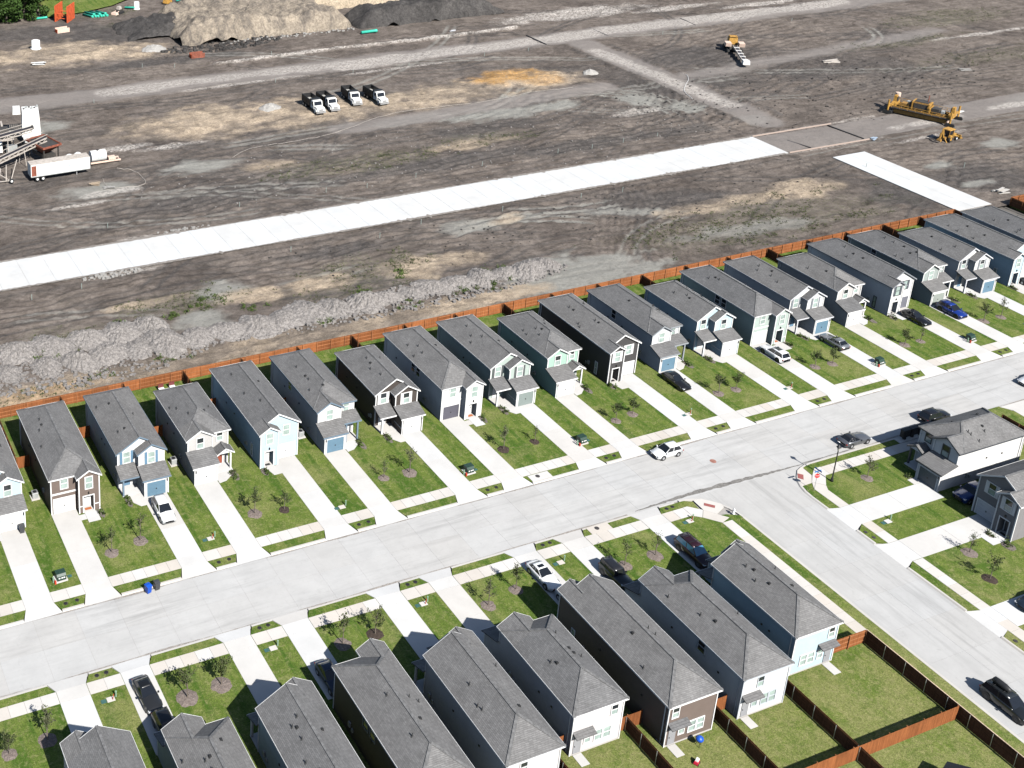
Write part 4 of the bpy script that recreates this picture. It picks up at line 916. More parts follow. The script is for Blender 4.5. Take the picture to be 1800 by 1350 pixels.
# ================================================================ CARS
PA = {}
def carpaint(c, metal=0.0):
    if (c, metal) not in PA: PA[(c, metal)] = paint('car_paint_%d' % len(PA), c, .28, .03, 2, metal, .5, coat=.6)
    return PA[(c, metal)]
CARGLASS = glassy('car_glass', (.012, .014, .018), .03, .7, .1); SKYGLASS = glassy('painted_sky_glass', (.06, .20, .32), .05, .8, .2)  # second glass: sky reflection painted in as a blue base colour
def car(label, x, y, heading, kind, color, metal=0.0, z=.04, roofcol=None, rims='rim', sunroof=False, rails=False, box=False, cat='car', glass=None):
    """x forward. kind gives length, height and the shape of the glasshouse"""
    S = dict(sedan=(4.75, 1.84, 1.42, .92, .62, -.30, -1.35, -2.05), suv=(4.75, 1.90, 1.66, 1.02, .95, .05, -1.85, -2.22), hatch=(4.35, 1.82, 1.58, .98, .98, .05, -1.45, -2.0), coupe=(4.75, 1.90, 1.36, .94, .35, -.45, -1.35, -2.1),
             bigsuv=(5.15, 2.0, 1.80, 1.12, 1.15, .30, -2.15, -2.45), jeep=(4.3, 1.86, 1.82, 1.15, .62, .42, -1.88, -1.98), pickup=(5.6, 2.0, 1.85, 1.15, 1.25, .55, -.75, -1.0))[kind]
    L, Wd, H, belt, wx, rf, rr, rx = S; hw = Wd/2; cp = carpaint(color, metal); gl = glass or CARGLASS
    t = empty('parked_car', (x, y, z), heading, label, cat, 'parked cars')
    hoodz = belt-.02; nose = belt-.22 if kind != 'jeep' else belt-.06; trunkz = belt+(.05 if kind in ('sedan', 'coupe') else .0); tail = belt-.05
    # stations along x: (x, half width, sill z, side z, edge z, crown z)
    st = [(L/2, hw*.62, .38, .55, nose-.12, nose-.10), (L/2-.12, hw*.86, .24, .56, nose-.02, nose+.02), (L/2-.45, hw*.97, .22, .58, nose+.04, nose+.09), (wx+.15, hw, .22, .60, hoodz, hoodz+.06), (wx-.3, hw, .22, .62, belt, belt+.02),
          (-.6, hw, .22, .62, belt, belt+.02), (rx+.1, hw, .22, .62, trunkz, trunkz+.03), (-L/2+.35, hw*.98, .24, .62, trunkz-.02, trunkz+.02), (-L/2+.08, hw*.88, .28, .60, tail-.02, tail+.02), (-L/2, hw*.70, .40, .58, tail-.14, tail-.12)]
    if kind == 'pickup': st = [s if s[0] > -1 else (s[0], s[1], s[2], s[3], belt+.02, belt+.02) for s in st]
    V = []; F = []; m = 11
    for (sx, w_, zb, zs, ze, zc) in st:
        half = [(w_*.86, zb), (w_, zb+.10), (w_*1.0, zs), (w_*.985, ze-.12), (w_*.90, ze)]
        ring = [(-a, q) for a, q in half]+[(0, zc)]+[(a, q) for a, q in reversed(half)]
        V += [(sx, a, q) for a, q in ring]
    for i in range(len(st)-1):
        for j in range(m): F.append((i*m+j, i*m+(j+1) % m, (i+1)*m+(j+1) % m, (i+1)*m+j))
    F += [tuple(range(m)), tuple(range((len(st)-1)*m+m-1, (len(st)-1)*m-1, -1))]
    B().add(V, F).build('body', cp, t, True)
    # glasshouse
    b0, b1 = hw*.90, hw*.70; zb = belt-.05; zt = H-.05
    if kind == 'pickup': rx = rr-.12
    lower = [(wx+.02, b0, zb), (wx+.02, -b0, zb), (rx, -b0*.97, zb), (rx, b0*.97, zb)]; upper = [(rf, b1, zt), (rf, -b1, zt), (rr, -b1*.96, zt-.03), (rr, b1*.96, zt-.03)]
    g_ = B(); g_.hexa([lower[0], lower[3], lower[2], lower[1], upper[0], upper[3], upper[2], upper[1]]); cab = g_.build('cabin', cp, t)
    rb = B(); n = 5; RV = []
    for i in range(n):
        u = i/(n-1); xx = rf+.05+(rr-rf-.10)*u; bw = b1*(1.02-.03*u); cz = .05*math.sin(math.pi*(u*.8+.15))
        for k, q in enumerate((-1, -.55, 0, .55, 1)): RV.append((xx, bw*q, zt-.01+cz*(1-q*q*.8)))
    rb.shell(RV, [(i*5+j, i*5+j+1, (i+1)*5+j+1, (i+1)*5+j)[::-1] for i in range(n-1) for j in range(4)], .06); roof = rb.build('roof', carpaint(roofcol, 0) if roofcol else cp, t, True)
    def pane(q, off, nm, inset=.08, mt=None, par=t):
        q = [Vector(p) for p in q]; c = sum(q, Vector())/4; nn = (q[1]-q[0]).cross(q[3]-q[0]).normalized()
        if nn.dot(c-Vector((-.4, 0, .8))) < 0: nn = -nn
        P = [p+(c-p)*inset+nn*off for p in q]; b = B(); b.hexa([tuple(p-nn*.02) for p in P]+[tuple(p) for p in P]); return b.build(nm, mt or gl, par)
    pane([lower[0], lower[1], upper[1], upper[0]], .012, 'windshield', .05)
    pane([lower[2], lower[3], upper[3], upper[2]], .012, 'rear_window', .09)
    for s in (1, -1):
        l0, l1 = Vector((wx+.02, s*b0, zb)), Vector((rx, s*b0*.97, zb)); u0, u1 = Vector((rf, s*b1, zt)), Vector((rr, s*b1*.96, zt-.03))
        ml, mu = l0.lerp(l1, .47), u0.lerp(u1, .42)
        pane([l0.lerp(l1, .06), ml.lerp(l0, .02), mu.lerp(u0, .02), u0], .012, 'side_window', .055); pane([ml.lerp(l1, .02), l1.lerp(l0, .04), u1, mu.lerp(u1, .02)], .012, 'side_window', .055)
        mr = B(); mr.box(wx-.22, wx-.04, *sorted((s*(hw-.02), s*(hw+.18))), belt-.02, belt+.14, .03); mr.build('mirror', cp, t)
        hl = B(); hl.box(L/2-.34, L/2-.05, *sorted((s*hw*.58, s*hw*.90)), nose-.16, nose-.03); hl.build('headlight', MT['lens'], t)
        tl = B(); tl.box(-L/2+.02, -L/2+.16, *sorted((s*hw*.55, s*hw*.90)), tail-.28, tail-.10); tl.build('taillight', MT['tail'], t)
        for ax in (L/2-.92, -L/2+.95):
            wr = .34 if kind in ('sedan', 'coupe', 'hatch') else .38
            ar = B(); ar.cyl((ax, s*(hw-.14), wr+.02), (ax, s*(hw+.008), wr+.02), wr+.09, wr+.07, 20); ar.build('wheel_arch', MT['black'], t)
            ty = B(); ty.lathe((ax, s*(hw-.115), wr), [(wr*.6, -.115), (wr*.96, -.115), (wr, -.07), (wr, .07), (wr*.96, .13), (wr*.62, .13)], 20, 'y'); wo = ty.build('wheel', MT['tyre'], t, True)
            ri = B(); ri.cyl((ax, s*(hw-.10), wr), (ax, s*(hw+.022), wr), wr*.62, wr*.56, 14); ri.build('rim', MT[rims], wo)
    gr = B(); gr.box(L/2-.10, L/2+.015, -hw*.45, hw*.45, .40, nose-.20); gr.build('grille', MT['black'], t)
    if sunroof: q = B(); q.box(rr+(rf-rr)*.45, rf-.12, -b1*.62, b1*.62, zt+.03, zt+.052); q.build('sunroof', gl, t)
    if rails:
        for s in (1, -1): q = B(); q.bar((rf-.15, s*b1*.93, zt+.09), (rr+.15, s*b1*.93, zt+.09), .04); q.build('roof_rail', MT['black'], t)
        for u in (.3, .7): q = B(); q.bar((rf+(rr-rf)*u, -b1*.93, zt+.11), (rf+(rr-rf)*u, b1*.93, zt+.11), .05); q.build('cross_bar', MT['black'], t)
    if box:
        q = B(); q.lathe((rr+.15, .08, zt+.28), [(.10, 0), (.32, .12), (.36, .6), (.36, 1.3), (.28, 1.75), (.10, 1.95)], 12, 'x'); o = q.build('roof_box', MT['black'], t, True)
    if kind == 'pickup':
        q = B(); q.box(-L/2+.12, rx-.15, -hw*.78, hw*.78, belt-.0, belt+.06); q.build('bed_cover', MT['black'], t)
    if kind == 'jeep':
        q = B(); q.cyl((-L/2-.02, 0, 1.0), (-L/2-.24, 0, 1.0), .38, .36, 16); q.build('spare_wheel', MT['tyre'], t)
    return t
DN, UP_, RT, LF = -math.pi/2, math.pi/2, 0, math.pi
car('white hatchback in the driveway of the white house with blue shutters', 43.35, 120.0, DN-.02, 'suv', (.78, .78, .77))
car('white crossover parked on the street against the upper kerb', 110.9, 107.15, LF, 'hatch', (.78, .79, .78), z=-.125)
car('black sedan in the driveway of the white house with blue garage', 124.3, 120.3, DN, 'sedan', (.012, .012, .013), rims='darkrim')
car('white crossover with black sunroof and spoiler in the sage house driveway', 143.9, 121.0, UP_, 'suv', (.77, .78, .78), sunroof=True, rims='darkrim')
car('silver grey sedan in a driveway behind a sapling', 155.4, 120.4, UP_, 'sedan', (.25, .26, .275), .5)
car('black sedan in the driveway of the white house with dark shutters', 174.1, 121.2, DN, 'sedan', (.010, .010, .012), rims='darkrim')
car('bright blue crossover with roof bars in an upper driveway', 181.6, 120.8, DN, 'suv', (.012, .04, .24), .2, rails=True, rims='darkrim')
car('dark car at the right edge in the pale blue house driveway', 203.0, 122.2, DN, 'sedan', (.03, .03, .035))
car('dark silver coupe with black roof parked at the lower kerb', 136.9, 100.05, RT, 'coupe', (.15, .155, .17), .5, z=-.125, roofcol=(.02, .02, .022))
car('black crossover parked at the lower kerb beyond the mailboxes', 152.1, 100.05, RT, 'suv', (.012, .012, .014), z=-.125, rims='darkrim')
car('white car at the right edge on the main street', 174.3, 101.6, LF, 'sedan', (.7, .72, .74), z=-.125)
car('dark blue pickup in the shade between the two side street houses', 141.2, 85.6, LF, 'pickup', (.012, .04, .16), .2)
car('dark blue sedan in a side street driveway at the right edge', 129.9, 69.25, LF, 'sedan', (.02, .03, .045), .3)
car('black crossover with roof box parked on the side street', 113.35, 60.2, DN, 'bigsuv', (.014, .016, .018), z=-.125, rims='darkrim', box=True, rails=True)
car('dark maroon large crossover in the corner house driveway', 99.7, 89.7, DN, 'bigsuv', (.028, .008, .013), .2, rails=True, glass=SKYGLASS, rims='darkrim')
car('boxy black off roader in the driveway of the white lower house', 88.3, 89.9, DN, 'jeep', (.018, .018, .02), rims='darkrim')
car('white sedan with sunroof in the taupe lower house driveway', 80.5, 93.0, DN+.03, 'sedan', (.78, .78, .78), sunroof=True)
car('white car in the shade behind the white sedan', 80.9, 88.3, DN, 'hatch', (.74, .76, .78))
car('black sedan with black roof glass in a lower left driveway', 31.75, 93.1, DN+.06, 'sedan', (.035, .036, .038), .4, roofcol=(.01, .01, .01), rims='darkrim')
car('black crossover in shade nose to tail with the black sedan', 32.1, 88.1, DN+.03, 'suv', (.012, .012, .013), rims='darkrim')
car('dark navy sedan in the shade beside the dark brown lower house', 50.35, 88.2, DN, 'sedan', (.02, .03, .06), .3)

# ================================================================ TREES
def sapling_mesh(seed, h, spread, leaves, size):
    r = random.Random(seed); b = B(); P = []
    b.cyl((0, 0, 0), (0, 0, h*.35), .055, .042, 7); b.cyl((0, 0, h*.35), (r.uniform(-.1, .1), r.uniform(-.1, .1), h*.93), .042, .012, 6)
    for k in range(11):
        z0 = h*r.uniform(.30, .72); a = r.uniform(0, 6.28); l = spread*r.uniform(.55, 1.1)*(1.15-z0/h*.6); e = (l*math.cos(a), l*math.sin(a), z0+l*r.uniform(.7, 1.5))
        b.cyl((0, 0, z0), e, .022, .007, 5)
        for q in range(int(leaves/11)):
            u = r.uniform(.35, 1.05); P.append((e[0]*u+r.gauss(0, .10), e[1]*u+r.gauss(0, .10), z0+(e[2]-z0)*u+r.gauss(0, .10)))
    for q in range(leaves//6): P.append((r.gauss(0, .14), r.gauss(0, .14), h*r.uniform(.6, 1.0)))
    return b, leaf_cloud(P, size, .3, seed)
SAP = []
for sd, h, sp, lv, sz in ((1, 3.3, .80, 280, .17), (2, 3.0, .92, 330, .16), (3, 3.5, .72, 200, .15), (4, 2.8, .85, 460, .17), (5, 3.2, .60, 180, .15)):
    t_, c_ = sapling_mesh(sd, h, sp, lv, sz); SAP.append((t_.mesh('trunk', MT['bark']), c_.mesh('crown', MT['leaf']), c_.mesh('crown', MT['leaf2'])))
def mulch_mesh(seed, m, r0=.72):
    r = random.Random(seed); b = B(); n = 18; V = [(0, 0, .10)]
    for k in range(n): a = 6.283*k/n; q = r0*.6*r.uniform(.85, 1.1); V.append((q*math.cos(a), q*math.sin(a), .08+r.uniform(-.02, .02)))
    for k in range(n): a = 6.283*k/n; q = r0*r.uniform(.88, 1.12); V.append((q*math.cos(a), q*math.sin(a), .006))
    F = [(0, 1+k, 1+(k+1) % n) for k in range(n)]+[(1+k, 1+n+k, 1+n+(k+1) % n, 1+(k+1) % n) for k in range(n)]
    return b.add(V, F).mesh('mulch_ring', m)
MUL = [mulch_mesh(1, MT['mulch']), mulch_mesh(2, MT['mulch'], .8), mulch_mesh(3, MT['mulchd'], .75)]
def sapling(x, y, k, label, sc=1.0, leaf=1, mul=0):
    t = empty('sapling', (x, y, 0), random.uniform(0, 6.28), label, 'tree', 'young lawn trees'); sc *= 1.16; t.scale = (sc, sc, sc*random.uniform(.92, 1.06))
    put('trunk', SAP[k][0], t); put('crown', SAP[k][leaf], t); put('mulch_ring', MUL[mul], t)
tx_u = [35.1, 39.0, 54.0, 57.8, 72.7, 76.4, 91.0, 96.0, 109.7, 113.0, 128.3, 131.5, 147.4, 150.6, 165.8, 169.1, 184.3, 188.2]
for i, x in enumerate(tx_u):
    ln = ['white blue shutter', 'pale blue wide gable', 'dark brown', 'sage dark shutter', 'mint green', 'second pale blue', 'sage hip roof', 'second light grey', 'grey green'][i//2]
    sapling(x, [115.5, 116.3, 115.9, 115.3, 116.4, 116.1, 116.0, 115.9, 115.9, 116.4, 116.1, 116.0, 116.5, 116.2, 116.3, 116.2, 117.1, 117.0][i], [0, 2, 0, 1, 4, 2, 0, 4, 1, 3, 1, 3, 1, 3, 3, 4, 1, 2][i],
            '%s sapling of the pair on the lawn near the %s house' % (('left', 'right')[i % 2], ln), [1.0, 1.05, 1.1, .8, .85, 1.15, .95, .75, .85, .9, .95, .9, .9, .9, .95, .8, 1.0, .9][i], [1, 1, 1, 1, 2, 2, 2, 1, 1, 1, 1, 1, 1, 1, 1, 2, 1, 2][i], [0, 0, 0, 2, 0, 0, 2, 2, 0, 0, 0, 0, 0, 0, 0, 0, 0, 0][i])
lowt = [(16.9, 91.5, 3, 'bright green sapling at the bottom left corner', .9, 1, 0), (20.8, 91.8, 0, 'thin sapling beside the lowest left driveway', 1.1, 2, 0), (35.6, 91.7, 1, 'left sapling of the pair beside the black sedan', 1.2, 1, 1), (39.5, 92.0, 3, 'right bushy sapling of the pair near the black sedan', 1.15, 1, 1),
        (54.0, 92.5, 0, 'left sapling before the dark brown lower house', 1.1, 1, 0), (58.0, 92.5, 1, 'right sapling before the dark brown lower house with dark mulch', 1.05, 1, 2), (72.1, 91.7, 2, 'left thin sapling before the pinkish grey lower house', 1.0, 2, 0), (76.5, 92.7, 0, 'right sapling beside the white sedan', .95, 1, 0),
        (90.9, 91.4, 2, 'left sapling before the white lower house', 1.0, 1, 0), (95.5, 91.5, 4, 'right sapling beside the maroon car', 1.0, 1, 1), (131.8, 93.4, 1, 'sapling on the corner lawn beside the street lamp', .9, 2, 0), (131.1, 78.2, 4, 'upper sapling on the grey house lawn', .95, 1, 1), (129.2, 74.1, 1, 'lower sapling with dark mulch on the grey house lawn', .95, 1, 2)]
for a in lowt: sapling(*a)
# woodland edge at the top left
def big_tree(seed, h, rad, n):
    r = random.Random(seed); b = B(); b.cyl((0, 0, 0), (0, 0, h*.5), .35, .22, 8); P = []; cl = []
    for k in range(22):
        a = r.uniform(0, 6.28); q = rad*math.sqrt(r.random())*.8; z = h*r.uniform(.10, .9); cl.append((q*math.cos(a), q*math.sin(a), z, rad*r.uniform(.28, .5))); b.cyl((0, 0, h*.3), cl[-1][:3], .1, .03, 5)
    for k in range(n):
        c = r.choice(cl); d = Vector((r.gauss(0, 1), r.gauss(0, 1), r.gauss(0, .85))).normalized()*c[3]*r.uniform(.65, 1.1); P.append((c[0]+d.x, c[1]+d.y, max(.4, c[2]+d.z)))
    return b.mesh('trunk', MT['bark']), leaf_cloud(P, .85, .6, seed).mesh('crown', MT['leafd'])
BT = [big_tree(s_, 13.5+s_*.9, 5.4, 4200) for s_ in (1, 2, 3)]
bt = [(65, 345.5, 0), (71, 346.5, 1), (77.0, 347.5, 2), (83.0, 349.5, 0), (88.5, 354.5, 1), (69, 358, 2), (76, 359, 0), (83, 361, 1), (90, 364, 2), (96, 368, 0), (71, 369, 1), (82, 371, 2), (92, 375, 0), (101, 376, 1), (61, 356, 2)]
wl = ['front row', 'second row', 'third row']
for i, (x, y, k) in enumerate(bt):
    t = empty('woodland_tree', (x, y, 0), i*1.3, 'dense green tree of the top left wood, %s in order from the dirt edge' % ORD[i], 'tree', 'trees of the wood'); t.scale = (1, 1, random.uniform(.8, 1.1)); put('trunk', BT[k][0], t); put('crown', BT[k][1], t)
# weeds over the bare ground: tufts nobody could count
P = []; r = random.Random(5)
gi = np.argwhere(green > .25)
while len(P) < 17000:
    i, j = gi[r.randrange(len(gi))]; 
    if vnoise(np.array([xs[j]/3.]), np.array([ys[i]/2.]), 5)[0] < .5: continue
    x, y = xs[j]+r.uniform(-.4, .4), ys[i]+r.uniform(-.3, .3); z = Z[i, j]; s_ = r.uniform(.12, .38)
    for _ in range(7): P.append((x+r.gauss(0, s_*.7), y+r.gauss(0, s_*.7), z+abs(r.gauss(0, s_*.5))))
tag(leaf_cloud(P, .22, .5, 3).build('weeds', MT['weed']), 'scattered low green weeds on the bare dirt', 'weeds', kind='stuff')
P = []
for (cx, cy, n) in ((62, 166, 9), (67, 168, 7), (70, 169.5, 8), (40, 161, 7), (52, 166, 6), (56, 154.3, 5), (95, 162, 8), (99, 155.5, 6), (104, 165, 8), (111, 156, 6), (120, 161.5, 6), (75, 164, 6), (83, 154.8, 5), (46, 154, 4), (118, 156, 6)):
    for k in range(n):
        x, y = cx+r.gauss(0, 1.4), cy+r.gauss(0, .7)
        for _ in range(40): P.append((x+r.gauss(0, .28), y+r.gauss(0, .25), ground_z(x, y)+abs(r.gauss(0, .28))))
tag(leaf_cloud(P, .26, .5, 8).build('weeds', MT['shrub']), 'taller weed clumps among the soil heaps', 'weeds', kind='stuff')
# ================================================================ HEAPS
def heap_mesh(name, rx, ry, h, seed, mat, nr=20, na=64, gul=.16, peak=1.25):
    a = np.linspace(0, 2*math.pi, na, endpoint=False); q = np.linspace(0, 1, nr); A, Q = np.meshgrid(a, q)
    edge = 1+(fbm(np.cos(A)*1.3+5, np.sin(A)*1.3+5, seed, 3)-.5)*.5
    Xh = np.cos(A)*rx*Q*edge; Yh = np.sin(A)*ry*Q*edge; base = np.maximum(0, 1-Q**peak)
    gully = (fbm(A*11+seed, Q*1.6, seed+3, 4, .65)-.5)*gul*4*np.sin(np.pi*np.clip(Q, 0, 1))*.45
    Zh = h*base+h*gully*.55+(fbm(Xh*1.6+9, Yh*1.6+9, seed+7, 3)-.5)*.42*h*(1-Q*.6)*(Q < .97)+(fbm(Xh*3.5+9, Yh*3.5+9, seed+17, 3, .7)-.5)*.44*h*(Q < .97); Zh[-1] = -.25; Zh[0] = Zh[0].mean()
    Xc = np.concatenate([Xh, Xh[:, :1]], 1); Yc = np.concatenate([Yh, Yh[:, :1]], 1); Zc = np.concatenate([Zh, Zh[:, :1]], 1)
    return gridmesh(name, Xc, Yc, Zc, mat)
HM = [heap_mesh('soil_heap', 4.1, 3.1, 1.35, 60+k, MT['pile'], 30, 120, .36, 1.35) for k in range(7)]
r = random.Random(21)
fx = [27.5, 33, 38.4, 43.6, 48.8, 53.4, 58.2, 63.4, 68.6, 73.4, 78.4, 83.2, 88.2, 93.0, 97.6, 102.4, 107.0, 111.6, 116.2, 121.0, 125.6, 130.2]
for i, x in enumerate(fx):
    o = put('soil_heap', HM[r.randrange(7)], None, (x+r.uniform(-.4, .4), 158.6+r.uniform(-.5, .5)+(.6 if i > 15 else 0), 0), r.uniform(0, 6.28)); s_ = r.uniform(.72, 1.16); o.scale = (s_*r.uniform(.85, 1.2), s_, s_*r.uniform(.75, 1.2))
    tag(o, 'dumped grey soil heap, %s in the long front row' % nth(i), 'soil heap', 'dumped soil heaps')
for i, x in enumerate([29, 35.2, 41, 46.8, 52.4, 57.4]):
    o = put('soil_heap', HM[r.randrange(7)], None, (x, 164.2+r.uniform(-.4, .4), 0), r.uniform(0, 6.28)); o.scale = (r.uniform(.85, 1.25), r.uniform(.85, 1.15), r.uniform(.8, 1.2))
    tag(o, 'dumped grey soil heap, %s in the short back row' % nth(i), 'soil heap', 'dumped soil heaps')
rubble('heap_clods', 44, 157.6, 22, 6.5, 900, .55, MT['pile'], 'rough clods scattered round the left soil heaps', 'clods'); rubble('heap_clods', 98, 157.4, 36, 4.0, 900, .55, MT['pile'], 'rough clods scattered round the right soil heaps', 'clods')
# spoil mounds at the top
def ridge_mound(name, x0, x1, y0, y1, h, seed, mat, label, steep=3.2, rough_=1.0):
    nx, ny = int((x1-x0)/.42), int((y1-y0)/.38); Xm, Ym = np.meshgrid(np.linspace(x0, x1, nx), np.linspace(y0, y1, ny))
    d = np.minimum.reduce([(Xm-x0)/(steep*2.0), (x1-Xm)/(steep*2.0), (Ym-y0)/steep, (y1-Ym)/steep])+(fbm(Xm/9, Ym/7, seed, 4)-.5)*1.1
    top = h*(.72+.5*fbm(Xm/22, Ym/14, seed+2, 3)); Zm = top*np.clip(d, 0, 1)**.85; 
    gul = (fbm(Xm/3.5, Ym/8, seed+5, 5, .6)-.5)*3.0*rough_+(fbm(Xm/2.2, Ym/2.2, seed+9, 5, .68)-.5)*1.7*rough_
    Zm = Zm+gul*np.clip(d*1.3-.12, 0, 1); Zm -= .15+.7*(1-np.clip(d*5, 0, 1))
    tag(put(name, gridmesh(name, Xm, Ym, Zm, mat)), label, 'spoil mound')
ridge_mound('spoil_mound', 117, 171.5, 305.5, 336, 6.0, 200, MT['moundt'], 'pale tan eroded spoil mound at the top of the site')
ridge_mound('spoil_mound', 171.5, 222, 303.8, 317, 5.2, 300, MT['moundd'], 'dark soil bank right of the tan spoil mound', 3.0, .8)
ridge_mound('spoil_mound', 158, 215, 326, 372, 8.5, 400, MT['mounds'], 'light sandy spoil mound rising behind the dark bank', 5)
ridge_mound('spoil_mound', 104, 150, 316, 334, 3.0, 500, MT['moundd'], 'low dark spoil heap left behind the tan mound', 4)
for x, y, s_, lb in ((108.7, 306.7, 1.3, 'pale gravel heap near the small red trench box'), (118.3, 250.8, 1.0, 'grey gravel heap on the tan ground left of the dump trucks'), (208.3, 246.6, .75, 'small pale gravel heap right of the orange patch')):
    o = put('gravel_heap', heap_mesh('gravel_heap', 3.0*s_, 2.2*s_, 1.3*s_, int(x), MT['gravel'], 16, 40, .06), None, (x, y, ground_z(x, y))); tag(o, lb, 'gravel heap')

# ================================================================ UTILITIES AND STREET FURNITURE
def transformer(x, y, label):
    t = empty('transformer_box', (x, y, 0), .05, label, 'transformer', 'pad mounted transformers')
    b = B(); b.box(-.72, .72, -.62, .62, -.05, .14); b.build('pad', MT['walk'], t)
    b = B(); b.prism_x([(-.48, .14), (.42, .14), (.42, .98), (-.25, .98), (-.48, .72)], -.55, .55); c = b.build('cabinet', MT['trgreen'], t)
    b = B(); b.box(-.58, .58, -.30, .46, .981, 1.03); b.build('lid', MT['trgreen'], c)
    for k in (-.28, .05, .30): b = B(); b.box(k-.10, k+.10, -.50, -.481, .42, .58); b.build('warning_sticker', MT['white'], c)
    b = B(); b.cyl((-.95, -.25, 0), (-.95, -.25, .75), .10, .10, 10); b.build('pedestal', MT['pgreen'], t); b = B(); b.box(-.92, -.72, -.7, -.5, 0, .45); b.build('marker', MT['redmark'], t)
    b = B(); b.box(.85, 1.35, -.2, .2, -.02, .05); b.build('vault_lid', MT['tealid'], t)
for k, (x, y) in enumerate(((28.2, 113.45), (83.8, 113.5), (101.9, 113.5), (157.2, 113.6), (176.7, 113.6))):
    transformer(x, y, 'dark green transformer cabinet on a white pad, %s' % nth(k))
def pedestal(x, y, label, red=True, flip=1):
    t = empty('utility_pedestal', (x, y, 0), 0, label, 'utility pedestal', 'utility pedestals on the lawns')
    b = B(); b.box(-.42, .42, -.30, .30, -.02, .07); b.build('vault_lid', MT['walk'], t); b = B(); b.box(-1.05, -.5, -.25, .2, -.02, .05); b.build('teal_lid', MT['tealid'], t)
    b = B(); b.cyl((.62*flip, .18, 0), (.62*flip, .18, .66), .09, .085, 10); b.cyl((.62*flip, .18, .66), (.62*flip, .18, .73), .105, .09, 10); b.build('post', MT['pgreen'], t)
    if red: b = B(); b.cyl((.18, -.12, .05), (.26, -.15, .75), .045, .045, 8); b.build('marker_post', MT['redmark'], t)
for k, (x, y, rd, lb) in enumerate(((47.1, 113.6, True, 'pale green pedestal with red markers beside the white crossover driveway'), (64.8, 113.1, False, 'pale green pedestal beside the blue garage driveway'), (120.4, 113.5, True, 'pedestal with orange marker on the lawn by the black sedan'), (139.2, 113.5, True, 'pedestal with orange marker on the lawn left of the white crossover with spoiler'), (190.5, 114.0, False, 'pedestal on the last lawn at the right'),
    (28.2, 94.4, True, 'pedestal with red marker left of the black sedan'), (46.7, 94.7, False, 'pale green pedestal with lid on a lower lawn, no marker'), (65.4, 94.6, True, 'pedestal with bright red marker on a lower lawn'), (84.2, 94.6, False, 'pale green pedestal beside the white sedan'), (103.9, 95.0, True, 'pedestal with orange marker on the corner lawn'), (126.9, 86.0, False, 'pedestal on the lawn between the side street driveways'))):
    pedestal(x, y, lb, rd)
for k, (x, y, s_) in enumerate(meter_spots):
    b = B(); b.cyl((0, 0, -.05), (0, 0, .05), .24, .24, 16); o = b.build('meter_box', MT['iron'], None, False, (x, y, 0)); b = B(); b.cyl((0, 0, .05), (0, 0, .075), .19, .19, 14); b.build('lid', MT['lid'], o)
    tag(o, '%s black meter lid in the %s side small verge %s' % (('left', 'right')[k % 2], ('far', 'near')[s_], nth((k if s_ == 0 else k-sum(1 for m_ in meter_spots if m_[2] == 0))//2)), 'meter lid', 'water meter lids')
for (x, y, wl_) in ((122.6, 85.5, 'upper lid of the pair'), (122.7, 84.4, 'lower lid of the pair'), (122.75, 66.2, 'single lid near the right edge')):
    b = B(); b.cyl((0, 0, -.05), (0, 0, .05), .22, .22, 16); tag(b.build('meter_box', MT['iron'], None, False, (x, y, 0)), 'round black meter lid in the side street verge, '+wl_, 'meter lid', 'side street meter lids')
def inlet(x, y, sgn, label):
    t = empty('storm_inlet', (x, y, 0), 0, label, 'storm inlet'); b = B(); b.box(-1.55, 1.55, -.62, .62, -.2, .05); b.build('slab', MT['walk'], t); b = B(); b.cyl((-.3, .12, .04), (-.3, .12, .075), .3, .3, 18); b.build('cover', MT['iron'], t)
    b = B(); b.box(-1.2, 1.2, *sorted((sgn*.60, sgn*.66)), -.12, .0); b.build('mouth', MT['lid'], t)
inlet(92.0, 109.25, -1, 'concrete storm inlet with round cover in the far verge'); inlet(92.5, 97.95, 1, 'concrete storm inlet with round cover in the near verge')
def lid(name, x, y, rr, mat, label, z=-.128):
    b = B(); b.cyl((0, 0, 0), (0, 0, .012), rr, rr, 24); o = b.build(name, mat, None, False, (x, y, z)); b = B(); b.cyl((0, 0, .012), (0, 0, .018), rr*.72, rr*.72, 20); b.build('rim', mat, o); tag(o, label, 'manhole')
lid('manhole_cover', 115.8, 103.75, .42, MT['rustlid'], 'rusty round manhole cover in the street at the junction')
def wheelie(x, y, mat, rot, label):
    t = empty('wheeled_bin', (x, y, -.12 if y < 108.4 else .036), rot, label, 'bin'); b = B(); b.hexa([(-.25, -.25, .08), (.25, -.25, .08), (.25, .25, .08), (-.25, .25, .08), (-.31, -.33, 1.0), (.31, -.33, 1.0), (.31, .33, 1.0), (-.31, .33, 1.0)]); b.build('body', mat, t)
    b = B(); b.prism_x([(-.36, 1.0), (.38, 1.0), (.38, 1.07), (0, 1.12), (-.36, 1.05)], -.33, .33); b.build('lid', mat, t); b = B(); b.bar((-.3, .42, 1.0), (.3, .42, 1.0), .05); b.build('handle', mat, t)
    for s in (-1, 1): b = B(); b.cyl((s*.22, .26, .13), (s*.31, .26, .13), .13, .13, 12); b.build('wheel', MT['black'], t)
wheelie(37.0, 107.75, MT['binblue'], .3, 'blue wheeled bin standing in the gutter'); wheelie(38.1, 107.9, MT['bingrey'], .1, 'grey wheeled bin beside the blue bin'); wheelie(26.0, 123.0, MT['bingrey'], 0, 'dark wheeled bin in front of the leftmost garage')
